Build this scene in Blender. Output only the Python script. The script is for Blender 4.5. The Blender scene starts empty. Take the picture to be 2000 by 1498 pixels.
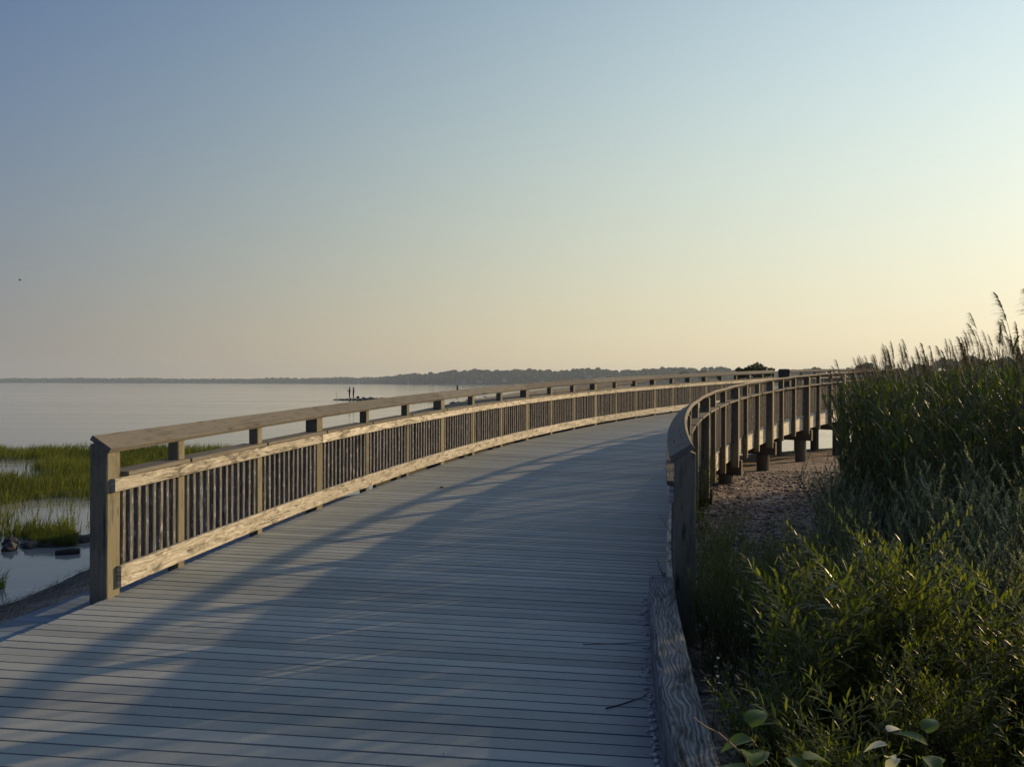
import bpy, bmesh, math, random
import numpy as np
from mathutils import Vector, Matrix, Euler
R = math.radians
rnd = random.Random(7)
npr = np.random.RandomState(11)
sc = bpy.context.scene
col = sc.collection

# ------------------------------------------------------------------ camera, sky, sun, exposure
EYE = 1.5
cam_d = bpy.data.cameras.new('camera'); cam = bpy.data.objects.new('camera', cam_d); col.objects.link(cam)
cam_d.sensor_width = 36; cam_d.lens = 27.0; cam_d.clip_start = 0.05; cam_d.clip_end = 20000
cam.location = (0, 0, EYE); cam.rotation_euler = (R(90.0), R(-0.155), 0)
sc.camera = cam

SUN_AZ, SUN_EL = 57.5, 14.0
world = bpy.data.worlds.new('World'); sc.world = world; world.use_nodes = True
nt = world.node_tree; nt.nodes.clear()
wo = nt.nodes.new('ShaderNodeOutputWorld'); bg = nt.nodes.new('ShaderNodeBackground')
sky = nt.nodes.new('ShaderNodeTexSky'); sky.sky_type = 'NISHITA'; sky.sun_disc = False
sky.sun_elevation = R(SUN_EL); sky.sun_rotation = R(SUN_AZ)
sky.altitude = 0; sky.air_density = 1.6; sky.dust_density = 3.5; sky.ozone_density = 1.6
SKY_STR = 0.085
bg.inputs['Strength'].default_value = SKY_STR
# hazy evening gradient: smooth in height above the horizon (z) and nearness to the sun's direction (c), plus some of the physical sky
def wn(ty, **kw):
    o = nt.nodes.new('ShaderNode' + ty)
    for k_, v_ in kw.items(): setattr(o, k_, v_)
    return o
def wm(op, a, b=None, c=None):
    o = wn('Math', operation=op)
    for i, v in enumerate((a, b, c)):
        if v is None: continue
        if isinstance(v, bpy.types.NodeSocket): nt.links.new(v, o.inputs[i])
        else: o.inputs[i].default_value = v
    return o.outputs[0]
wtc = wn('TexCoord'); wsep = wn('SeparateXYZ'); nt.links.new(wtc.outputs['Generated'], wsep.inputs[0])
wc = wm('ADD', wm('MULTIPLY', wsep.outputs[0], math.sin(R(SUN_AZ))), wm('MULTIPLY', wsep.outputs[1], math.cos(R(SUN_AZ))))
wc = wm('MAXIMUM', wc, -0.65); wz = wm('MINIMUM', wm('ABSOLUTE', wsep.outputs[2]), 0.55)
top = wm('SUBTRACT', wm('MULTIPLY_ADD', wm('MULTIPLY', wm('EXPONENT', wm('MULTIPLY', wz, -9.0)), wm('MAXIMUM', wc, 0.0)), 0.14, 1.0), wm('MULTIPLY', wm('MAXIMUM', wm('SUBTRACT', wm('ABSOLUTE', wsep.outputs[2]), 0.5), 0.0), 0.7))
COEF = [[-1.1035, -1.2482, -1.4213], [-1.9805, 0.1004, 2.1658], [-1.16, -2.7875, -3.7273], [1.649, 1.3329, 0.4127], [-0.6708, -0.3723, 0.3395], [1.7209, 1.3323, 0.8948]]
feats = [wz, wm('MULTIPLY', wz, wz), wc, wm('MULTIPLY', wc, wc), wm('MULTIPLY', wz, wc)]
wcomb = wn('CombineXYZ')
for ch in range(3):
    acc = None
    for f_, k_ in zip(feats, COEF[1:]): acc = wm('MULTIPLY_ADD', f_, k_[ch], COEF[0][ch] if acc is None else acc)
    nt.links.new(wm('MULTIPLY', wm('MULTIPLY', wm('EXPONENT', acc), top), 1 / SKY_STR), wcomb.inputs[ch])
wsc = wn('VectorMath', operation='SCALE'); nt.links.new(sky.outputs[0], wsc.inputs[0]); wsc.inputs['Scale'].default_value = 0.12
wad = wn('VectorMath', operation='ADD'); nt.links.new(wsc.outputs[0], wad.inputs[0]); nt.links.new(wcomb.outputs[0], wad.inputs[1])
nt.links.new(wad.outputs[0], bg.inputs['Color']); nt.links.new(bg.outputs[0], wo.inputs['Surface'])

sun_d = bpy.data.lights.new('sun', 'SUN'); sun = bpy.data.objects.new('sun', sun_d); col.objects.link(sun)
sun_d.energy = 4.4; sun_d.angle = R(0.55); sun_d.color = (1.0, 0.69, 0.37)
S = Vector((math.sin(R(SUN_AZ)) * math.cos(R(SUN_EL)), math.cos(R(SUN_AZ)) * math.cos(R(SUN_EL)), math.sin(R(SUN_EL))))
sun.rotation_euler = S.to_track_quat('Z', 'Y').to_euler(); sun.location = S * 60
sc.view_settings.view_transform = 'Standard'; sc.view_settings.look = 'None'
sc.view_settings.exposure = 0.0; sc.view_settings.gamma = 1.0; sc.view_settings.use_curve_mapping = False
sc.cycles.use_denoising = True
sc.cycles.max_bounces = 8; sc.cycles.transparent_max_bounces = 8; sc.cycles.volume_bounces = 1

# ------------------------------------------------------------------ tags and links
def tag(o, label=None, cat=None, group=None, kind=None):
    if label: o['label'] = label
    if cat: o['category'] = cat
    if group: o['group'] = group
    if kind: o['kind'] = kind
    return o

def empty(name, loc=(0, 0, 0), rz=0.0):
    o = bpy.data.objects.new(name, None); col.objects.link(o)
    o.location = loc; o.rotation_euler = (0, 0, rz); o.empty_display_size = 0.1
    return o

class MB:
    """collects verts / faces / uvs / a per-face tint into ONE mesh"""
    def __init__(s): s.v = []; s.f = []; s.uv = []; s.t = []
    def face(s, pts, uvs=None, tint=0.5):
        i = len(s.v); s.v += [tuple(p) for p in pts]; s.f.append(tuple(range(i, i + len(pts))))
        s.uv += uvs if uvs else [(0, 0)] * len(pts); s.t.append(tint)
    def build(s, name, m, parent=None, loc=(0, 0, 0), smooth=False):
        me = bpy.data.meshes.new(name)
        me.from_pydata([(p[0] - loc[0], p[1] - loc[1], p[2] - loc[2]) for p in s.v], [], s.f)
        l = me.uv_layers.new(name='UVMap'); l.data.foreach_set('uv', np.array(s.uv, dtype=np.float32).ravel())
        a = me.attributes.new('tint', 'FLOAT', 'FACE'); a.data.foreach_set('value', np.array(s.t, dtype=np.float32))
        if smooth: me.polygons.foreach_set('use_smooth', [True] * len(me.polygons))
        me.materials.append(m); me.update()
        o = bpy.data.objects.new(name, me); col.objects.link(o); o.location = loc
        if parent: o.parent = parent
        return o

def np_mesh(name, V, F, m, parent=None, tint=None, smooth=False):
    """V (n,3); F (k,3|4) int; fast mesh"""
    me = bpy.data.meshes.new(name); V = np.asarray(V, dtype=np.float32); F = np.asarray(F, dtype=np.int32)
    k, w = F.shape
    me.vertices.add(len(V)); me.vertices.foreach_set('co', V.ravel())
    me.loops.add(k * w); me.loops.foreach_set('vertex_index', F.ravel())
    me.polygons.add(k); me.polygons.foreach_set('loop_start', np.arange(k, dtype=np.int32) * w)
    me.polygons.foreach_set('loop_total', np.full(k, w, dtype=np.int32))
    if tint is not None:
        a = me.attributes.new('tint', 'FLOAT', 'FACE'); a.data.foreach_set('value', np.asarray(tint, dtype=np.float32))
    me.update(calc_edges=True); me.validate()
    if smooth: me.polygons.foreach_set('use_smooth', np.ones(k, dtype=bool))
    me.materials.append(m)
    o = bpy.data.objects.new(name, me); col.objects.link(o)
    if parent: o.parent = parent
    return o

# ------------------------------------------------------------------ materials
class N:
    def __init__(s, name):
        s.m = bpy.data.materials.new(name); s.m.use_nodes = True; s.t = s.m.node_tree
        s.p = s.t.nodes['Principled BSDF']; s.out = s.t.nodes['Material Output']
    def n(s, ty, **kw):
        o = s.t.nodes.new('ShaderNode' + ty)
        for k, v in kw.items():
            if k in o.inputs: s.put(o.inputs[k], v)
            else: setattr(o, k, v)
        return o
    def put(s, sock, v):
        if isinstance(v, bpy.types.NodeSocket): s.t.links.new(v, sock)
        else: sock.default_value = v
    def math(s, op, a, b=None, c=None):
        o = s.t.nodes.new('ShaderNodeMath'); o.operation = op
        s.put(o.inputs[0], a)
        if b is not None: s.put(o.inputs[1], b)
        if c is not None: s.put(o.inputs[2], c)
        return o.outputs[0]
    def ramp(s, fac, stops):
        o = s.t.nodes.new('ShaderNodeValToRGB'); e = o.color_ramp.elements
        while len(e) < len(stops): e.new(0.5)
        for i, (p, c) in enumerate(stops):
            e[i].position = p; e[i].color = (c, c, c, 1) if isinstance(c, (int, float)) else (*c, 1)
        s.t.links.new(fac, o.inputs[0]); return o.outputs[0]
    def mix(s, f, a, b, mode='MIX'):
        o = s.t.nodes.new('ShaderNodeMix'); o.data_type = 'RGBA'; o.blend_type = mode
        s.put(o.inputs[0], f); s.put(o.inputs[6], a if not isinstance(a, tuple) else (*a, 1)[:4]); s.put(o.inputs[7], b if not isinstance(b, tuple) else (*b, 1)[:4])
        return o.outputs[2]
    def noise(s, vec, scale, detail=3, rough=0.6, dist=0.0):
        o = s.n('TexNoise'); s.put(o.inputs['Scale'], scale); o.inputs['Detail'].default_value = detail
        o.inputs['Roughness'].default_value = rough; o.inputs['Distortion'].default_value = dist
        if vec is not None: s.t.links.new(vec, o.inputs['Vector'])
        return o.outputs[0]
    def xyz(s, x, y, z=0.0):
        o = s.n('CombineXYZ'); s.put(o.inputs[0], x); s.put(o.inputs[1], y); s.put(o.inputs[2], z); return o.outputs[0]
    def bump(s, h, strength=0.4, dist=0.01):
        o = s.n('Bump'); o.inputs['Strength'].default_value = strength; o.inputs['Distance'].default_value = dist
        s.t.links.new(h, o.inputs['Height']); s.t.links.new(o.outputs[0], s.p.inputs['Normal']); return o

def wood(name, dark, mid, light, swirl=0.5, patch=(0.5, 0.45, 0.2), patchy=0.0, rough=0.75, bump=0.5, stain=None, ring=34.0, ringamt=1.0, blotch=0.45):
    w = N(name); tc = w.n('TexCoord'); sep = w.n('SeparateXYZ', Vector=tc.outputs['UV']); u, v = sep.outputs[0], sep.outputs[1]
    oi = w.n('ObjectInfo'); rz = w.math('MULTIPLY', oi.outputs['Random'], 37.0)
    low = w.noise(w.xyz(w.math('MULTIPLY', u, 2.2), w.math('MULTIPLY', v, 7.0), rz), 1.0, 2)
    vv = w.math('ADD', v, w.math('MULTIPLY', low, 0.16 * swirl))
    ring_ = w.math('SINE', w.math('MULTIPLY', w.math('ADD', vv, w.math('MULTIPLY', rz, 0.3)), ring * 6.28))
    rg = w.math('MULTIPLY_ADD', ring_, 0.5, 0.5)
    fib = w.noise(w.xyz(w.math('MULTIPLY', u, 4.0), w.math('MULTIPLY', vv, 170.0), rz), 1.0, 4, 0.7)
    g = w.math('ADD', w.math('MULTIPLY', rg, 0.45 * ringamt * min(1, swirl + 0.2)), w.math('MULTIPLY_ADD', fib, 0.75, 0.22 * (1 - ringamt)))
    c = w.ramp(g, [(0.22, dark), (0.48, mid), (0.85, light)])
    big = w.noise(w.xyz(w.math('MULTIPLY', u, 1.3), w.math('MULTIPLY', v, 3.0), w.math('ADD', rz, 5.0)), 1.6, 4)
    c = w.mix(w.ramp(big, [(0.35, 0.0), (0.75, 0.75)]), c, w.mix(0.5, c, (*mid, 1)))
    if patchy > 0:
        fl = w.noise(w.xyz(w.math('MULTIPLY', u, 14.0), w.math('MULTIPLY', v, 45.0), rz), 1.0, 5, 0.65)
        c = w.mix(w.ramp(fl, [(0.56, 0.0), (0.66, patchy)]), c, (*patch, 1))
    if stain:
        st = w.noise(w.xyz(w.math('MULTIPLY', u, 3.0), w.math('MULTIPLY', v, 12.0), w.math('ADD', rz, 9.0)), 1.0, 4)
        c = w.mix(w.ramp(st, [(0.5, 0.0), (0.72, 0.6)]), c, (*stain, 1))
    bl = w.noise(w.xyz(w.math('MULTIPLY', u, 5.0), w.math('MULTIPLY', v, 16.0), w.math('ADD', rz, 21.0)), 1.0, 6, 0.7)
    c = w.mix(w.ramp(bl, [(0.36, blotch), (0.50, 0.0)]), c, (dark[0] * 0.7, dark[1] * 0.7, dark[2] * 0.7, 1))
    kn = w.n('TexVoronoi', Scale=1.0); w.t.links.new(w.xyz(w.math('MULTIPLY', u, 2.1), w.math('MULTIPLY', v, 9.0), rz), kn.inputs['Vector'])
    c = w.mix(w.ramp(kn.outputs['Distance'], [(0.07, 0.8), (0.13, 0.0)]), c, (dark[0] * 0.6, dark[1] * 0.5, dark[2] * 0.45, 1))
    # dark checks (cracks) along the grain
    ck = w.noise(w.xyz(w.math('MULTIPLY', u, 1.1), w.math('MULTIPLY', vv, 60.0), w.math('ADD', rz, 3.0)), 1.0, 2)
    ckm = w.ramp(ck, [(0.30, 0.85), (0.345, 0.0)])
    c = w.mix(ckm, c, (dark[0] * 0.35, dark[1] * 0.35, dark[2] * 0.35, 1))
    # every piece a little lighter or darker
    c = w.mix(1.0, c, w.xyz(*([w.math('MULTIPLY_ADD', oi.outputs['Random'], 0.36, 0.82)] * 3)), 'MULTIPLY')
    w.put(w.p.inputs['Base Color'], c); w.p.inputs['Roughness'].default_value = rough; w.p.inputs['Specular IOR Level'].default_value = 0.25
    w.bump(w.math('SUBTRACT', g, ckm), bump, 0.004)
    return w.m

M = {}
M['rail'] = wood('weathered_rail_wood', (0.12, 0.108, 0.08), (0.42, 0.395, 0.315), (0.72, 0.69, 0.59), swirl=1.0, patch=(0.80, 0.77, 0.66), patchy=0.95, rough=0.6, bump=1.2, stain=(0.17, 0.155, 0.085), ring=30, ringamt=0.5, blotch=0.85)
M['cap'] = wood('weathered_cap_wood', (0.10, 0.093, 0.075), (0.175, 0.166, 0.138), (0.24, 0.228, 0.19), swirl=0.25, rough=0.85, bump=0.25, ring=60, ringamt=0.4)
M['post'] = wood('weathered_post_wood', (0.055, 0.056, 0.046), (0.175, 0.166, 0.118), (0.30, 0.28, 0.20), swirl=0.25, stain=(0.19, 0.18, 0.075), rough=0.8, bump=0.5, ring=24, ringamt=0.25)
M['baluster'] = wood('flaking_baluster_wood', (0.018, 0.018, 0.019), (0.062, 0.062, 0.058), (0.40, 0.40, 0.385), swirl=0.1, patch=(0.66, 0.66, 0.64), patchy=0.55, rough=0.7, bump=0.6, ringamt=0.2)
M['joist'] = wood('joist_wood', (0.40, 0.36, 0.28), (0.70, 0.65, 0.52), (0.82, 0.77, 0.64), swirl=0.4, stain=(0.30, 0.24, 0.15), rough=0.75, ringamt=0.4)
M['pile'] = wood('pile_wood', (0.06, 0.055, 0.045), (0.13, 0.12, 0.09), (0.22, 0.20, 0.15), swirl=0.1, stain=(0.12, 0.13, 0.06), rough=0.85, ringamt=0.3)
M['rim'] = wood('dark_rim_wood', (0.03, 0.03, 0.026), (0.07, 0.068, 0.055), (0.12, 0.115, 0.09), swirl=0.2, rough=0.9, ringamt=0.3)
M['curb'] = wood('cracked_kerb_wood', (0.02, 0.022, 0.022), (0.11, 0.118, 0.118), (0.33, 0.35, 0.345), swirl=0.75, rough=0.9, bump=1.5, ring=52, ringamt=0.6, blotch=0.7)

def deck_mat(name, base, darker):
    w = N(name); tc = w.n('TexCoord'); sep = w.n('SeparateXYZ', Vector=tc.outputs['UV']); u, v = sep.outputs[0], sep.outputs[1]
    at = w.n('Attribute', attribute_name='tint'); ti = at.outputs['Fac']
    gr = w.noise(w.xyz(w.math('MULTIPLY', u, 30.0), w.math('MULTIPLY', v, 160.0), 0.0), 1.0, 5, 0.75)
    sp = w.noise(tc.outputs['UV'], 210.0, 3, 0.7)
    big = w.noise(tc.outputs['UV'], 1.1, 5, 0.6)
    k = w.math('ADD', w.math('MULTIPLY', gr, 0.35), w.math('ADD', w.math('MULTIPLY', sp, 0.35), w.math('MULTIPLY_ADD', big, 0.6, -0.12)))
    k = w.math('ADD', k, w.math('MULTIPLY', w.math('SUBTRACT', ti, 0.5), 0.38))
    c = w.ramp(k, [(0.30, darker), (0.75, base)])
    # scattered dirt specks and pale shell grit
    ds = w.noise(w.xyz(w.math('MULTIPLY', u, 1.0), v, 3.0), 75.0, 2, 0.5)
    c = w.mix(w.ramp(ds, [(0.70, 0.0), (0.75, 0.55)]), c, (0.07, 0.065, 0.06, 1))
    c = w.mix(w.ramp(w.noise(w.xyz(u, v, 8.0), 62.0, 2, 0.5), [(0.74, 0.0), (0.78, 0.6)]), c, (0.5, 0.49, 0.46, 1))
    w.put(w.p.inputs['Base Color'], c); w.p.inputs['Roughness'].default_value = 0.7; w.p.inputs['Specular IOR Level'].default_value = 0.3
    w.bump(w.math('ADD', gr, sp), 0.5, 0.003)
    return w.m
M['deck'] = deck_mat('grey_composite_boards', (0.395, 0.428, 0.408), (0.255, 0.282, 0.274))

def leaf_mat(name, c0, c1, trans=0.45, rough=0.45, back=None, spec=0.4):
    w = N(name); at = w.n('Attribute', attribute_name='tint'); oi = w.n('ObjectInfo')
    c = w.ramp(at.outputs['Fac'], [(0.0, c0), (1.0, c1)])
    w.put(w.p.inputs['Base Color'], c); w.p.inputs['Roughness'].default_value = rough; w.p.inputs['Specular IOR Level'].default_value = spec
    tr = w.n('BsdfTranslucent'); w.put(tr.inputs['Color'], w.mix(1.0, c, (1.5, 1.6, 0.7, 1), 'MULTIPLY'))
    mx = w.n('MixShader'); mx.inputs[0].default_value = trans
    w.t.links.new(w.p.outputs[0], mx.inputs[1]); w.t.links.new(tr.outputs[0], mx.inputs[2]); w.t.links.new(mx.outputs[0], w.out.inputs['Surface'])
    return w.m
M['marsh'] = leaf_mat('marsh_grass', (0.05, 0.066, 0.018), (0.20, 0.22, 0.06), 0.42, 0.6, spec=0.2)
M['reed_leaf'] = leaf_mat('reed_leaf', (0.035, 0.06, 0.018), (0.09, 0.125, 0.035), 0.35, 0.5, spec=0.3)
M['reed_dry'] = leaf_mat('reed_plume', (0.085, 0.06, 0.048), (0.18, 0.14, 0.105), 0.3, 0.8, spec=0.1)
M['reed_stem'] = leaf_mat('reed_stem', (0.10, 0.11, 0.045), (0.17, 0.16, 0.075), 0.0, 0.6)
M['mug'] = leaf_mat('grey_green_leaf', (0.07, 0.095, 0.05), (0.30, 0.345, 0.235), 0.3, 0.6, spec=0.25)
M['seed'] = leaf_mat('pale_seed_head', (0.38, 0.41, 0.29), (0.62, 0.64, 0.50), 0.3, 0.8, spec=0.1)
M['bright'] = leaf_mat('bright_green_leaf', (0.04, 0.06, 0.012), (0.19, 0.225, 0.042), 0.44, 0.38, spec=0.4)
M['feather'] = leaf_mat('feathery_leaf', (0.045, 0.075, 0.014), (0.16, 0.205, 0.045), 0.42, 0.5)
M['broad'] = leaf_mat('broad_leaf', (0.07, 0.12, 0.02), (0.12, 0.19, 0.035), 0.5, 0.35, spec=0.5)
M['petal'] = leaf_mat('white_petal', (0.62, 0.62, 0.52), (0.75, 0.74, 0.64), 0.4, 0.5)
def plain(name, c, rough=0.7, spec=0.3, nz=0.0, ns=20.0, bump=0.0):
    w = N(name)
    if nz:
        tc = w.n('TexCoord'); n_ = w.noise(tc.outputs['Object'], ns, 5, 0.65)
        w.put(w.p.inputs['Base Color'], w.ramp(n_, [(0.25, tuple(x * (1 - nz) for x in c)), (0.75, tuple(min(1, x * (1 + nz)) for x in c))]))
        if bump: w.bump(n_, bump, 0.02)
    else: w.p.inputs['Base Color'].default_value = (*c, 1)
    w.p.inputs['Roughness'].default_value = rough; w.p.inputs['Specular IOR Level'].default_value = spec
    return w.m
M['stem'] = plain('brown_stem', (0.09, 0.07, 0.045), nz=0.3)
M['twig'] = plain('dry_twig', (0.20, 0.165, 0.11), nz=0.3)
M['dark_twig'] = plain('dark_twig', (0.035, 0.03, 0.028))
M['rock'] = plain('wet_dark_rock', (0.055, 0.05, 0.045), 0.6, 0.4, nz=0.5, ns=6, bump=0.8)
M['cloth'] = plain('dark_clothing', (0.02, 0.022, 0.028), 0.9, 0.1)
M['skin'] = plain('brown_skin', (0.28, 0.18, 0.13), 0.6)  # one even brown skin tone
M['gull'] = plain('pale_feathers', (0.6, 0.6, 0.58), 0.8)
M['feather_dark'] = plain('dark_feathers', (0.03, 0.03, 0.03), 0.8)
M['bark'] = plain('tree_bark', (0.08, 0.065, 0.05), 0.9, nz=0.3, ns=3)
M['house'] = plain('pale_house_wall', (0.5, 0.49, 0.46), 0.8, nz=0.1, ns=0.3)
M['roof'] = plain('grey_house_roof', (0.14, 0.135, 0.13), 0.8, nz=0.2, ns=0.5)
M['glass'] = plain('dark_window_glass', (0.02, 0.025, 0.03), 0.1, 0.5)
M['tree'] = leaf_mat('tree_foliage', (0.028, 0.045, 0.016), (0.07, 0.095, 0.03), 0.25, 0.7, spec=0.15)
M['far_tree'] = leaf_mat('far_woodland', (0.035, 0.05, 0.022), (0.075, 0.095, 0.04), 0.0, 0.9, spec=0.05)
M['shell'] = plain('white_shell', (0.62, 0.58, 0.52), 0.5, nz=0.2, ns=40)

# ------------------------------------------------------------------ the curve of the boardwalk
X0, Y0, TH0, K1, K2, K3 = -2.7881, 5.3814, 0.1661, 0.4227, 0.3426, -0.2816
ZA, ZB_, ZC, ZD = 0.5272, 0.5838, -0.653, 0.2164
DECK_W = 3.86
ss = np.arange(0, 40.01, 0.05)
def th_of(s):
    t = s / 20.0
    if s < 0: return TH0 + K1 * t
    if s > 28: return th_of(28.0) + (s - 28) * 0.05
    return TH0 + K1 * t + K2 * t * t + K3 * t ** 3
_th = np.array([th_of(s) for s in ss]); _x = X0 + np.concatenate([[0], np.cumsum((np.sin(_th[1:]) + np.sin(_th[:-1])) / 2 * 0.05)])
_y = Y0 + np.concatenate([[0], np.cumsum((np.cos(_th[1:]) + np.cos(_th[:-1])) / 2 * 0.05)])
sn = np.arange(0, 14.01, 0.05); _tn = np.array([th_of(-s) for s in sn])
_xn = X0 - np.concatenate([[0], np.cumsum((np.sin(_tn[1:]) + np.sin(_tn[:-1])) / 2 * 0.05)])
_yn = Y0 - np.concatenate([[0], np.cumsum((np.cos(_tn[1:]) + np.cos(_tn[:-1])) / 2 * 0.05)])
AS = np.concatenate([-sn[:0:-1], ss]); AX = np.concatenate([_xn[:0:-1], _x]); AY = np.concatenate([_yn[:0:-1], _y])
def C(s): return float(np.interp(s, AS, AX)), float(np.interp(s, AS, AY)), th_of(s)
def zd(s):
    if s <= 0: return 0.0
    t = min(s, 27.6) / 20.0; z = ZA * t + ZB_ * t * t + ZC * t ** 3 + ZD * t ** 4
    z *= min(1.0, 0.0 + 1.0) 
    return z + max(0, s - 27.6) * 0.022
def P(s, off, z=0.0):
    x, y, th = C(s); return Vector((x + off * math.cos(th), y - off * math.sin(th), z))

def sweep(mb, prof, s0, s1, base, sg, zf, step=0.25, tint=0.5, jit=0.0):
    """sweep a closed (n, z) profile along the curve; u runs along, v round the section"""
    k = max(1, int(math.ceil((s1 - s0) / step))); sv = [s0 + (s1 - s0) * i / k for i in range(k + 1)]
    uo, vo = rnd.uniform(0, 50), rnd.uniform(0, 9)
    per = [0]
    for i in range(len(prof)):
        a, b = prof[i], prof[(i + 1) % len(prof)]; per.append(per[-1] + math.hypot(a[0] - b[0], a[1] - b[1]))
    j = [rnd.uniform(-jit, jit) for _ in sv]
    rings = [[P(s, base + sg * n, zf(s) + z + j[i]) for n, z in prof] for i, s in enumerate(sv)]
    m = len(prof)
    for i in range(k):
        for q in range(m):
            r = (q + 1) % m
            pts = [rings[i][q], rings[i][r], rings[i + 1][r], rings[i + 1][q]]
            uv = [(sv[i] + uo, per[q] + vo), (sv[i] + uo, per[q + 1] + vo), (sv[i + 1] + uo, per[q + 1] + vo), (sv[i + 1] + uo, per[q] + vo)]
            if sg < 0: pts.reverse(); uv.reverse()
            mb.face(pts[::-1], uv[::-1], tint)
    for ring, rev in ((rings[0], sg > 0), (rings[-1], sg < 0)):
        pr = [(uo + p[0] * .3, vo + p[1]) for p in prof]
        if rev: ring = ring[::-1]; pr = pr[::-1]
        mb.face(ring[::-1], pr[::-1], tint)

def rect(n0, n1, z0, z1, c=0.004):
    return [(n0 + c, z0), (n1 - c, z0), (n1, z0 + c), (n1, z1 - c), (n1 - c, z1), (n0 + c, z1), (n0, z1 - c), (n0, z0 + c)]

def post(mb, s, base, sg, w, zb, top, n0=0.0, depth=None, lean=0.0):
    """vertical post of width w (along the walk) and depth (outward); top(n) gives its sloping top"""
    d = depth or w; c = 0.006; x, y, th = C(s); fs = Vector((math.sin(th), math.cos(th), 0)); fn = Vector((math.cos(th), -math.sin(th), 0)) * sg
    o = P(s, base); ns = [n0, n0 + c] + ([n0 + d * 0.72] if depth is None and w > 0.1 else []) + [n0 + d - c, n0 + d]
    # outline in (a along, n outward)
    out = [(-w / 2 + c, n0), (w / 2 - c, n0), (w / 2, n0 + c)]
    mids = [n for n in ns if n0 + c < n < n0 + d - c]
    out += [(w / 2, n) for n in mids] + [(w / 2, n0 + d - c), (w / 2 - c, n0 + d), (-w / 2 + c, n0 + d), (-w / 2, n0 + d - c)] + [(-w / 2, n) for n in mids[::-1]] + [(-w / 2, n0 + c)]
    uo, vo = rnd.uniform(0, 50), rnd.uniform(0, 9); per = 0
    ln = rnd.uniform(-lean, lean)
    def pt(a, n, z): return o + fs * (a + ln * z) + fn * n + Vector((0, 0, z))
    m = len(out)
    for i in range(m):
        a, b = out[i], out[(i + 1) % m]; L = math.hypot(a[0] - b[0], a[1] - b[1])
        pts = [pt(a[0], a[1], zb), pt(b[0], b[1], zb), pt(b[0], b[1], top(b[1])), pt(a[0], a[1], top(a[1]))]
        uv = [(zb + uo, per + vo), (zb + uo, per + L + vo), (top(b[1]) + uo, per + L + vo), (top(a[1]) + uo, per + vo)]
        if sg > 0: pts.reverse(); uv.reverse()
        mb.face(pts, uv); per += L
    # top as strips between matching points
    left = sorted([q for q in out if q[0] < 0], key=lambda q: q[1]); right = sorted([q for q in out if q[0] > 0], key=lambda q: q[1])
    for i in range(len(left) - 1):
        a, b, c_, d_ = left[i], right[i], right[i + 1], left[i + 1]
        pts = [pt(q[0], q[1], top(q[1])) for q in (a, b, c_, d_)]
        uv = [(uo + q[1], vo + q[0]) for q in (a, b, c_, d_)]
        if sg < 0: pass
        else: pts.reverse(); uv.reverse()
        mb.face(pts, uv)

# cap board: slopes down toward the deck
CN0, CZ0, CN1, CZ1, CT = -0.035, 1.045, 0.112, 1.133, 0.036
_d = Vector((CN1 - CN0, CZ1 - CZ0)).normalized(); _nn = Vector((_d.y, -_d.x))
CAP = [(CN0 + _nn.x * CT, CZ0 + _nn.y * CT), (CN1 + _nn.x * CT, CZ1 + _nn.y * CT), (CN1, CZ1 - 0.003), (CN1 - 0.004, CZ1), (CN0 + 0.004, CZ0 + 0.002), (CN0, CZ0 - 0.003)]
def cap_under(n, zz): return zz + (CZ0 + (n - CN0) * (CZ1 - CZ0) / (CN1 - CN0)) - CT * 1.17 - 0.003

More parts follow.
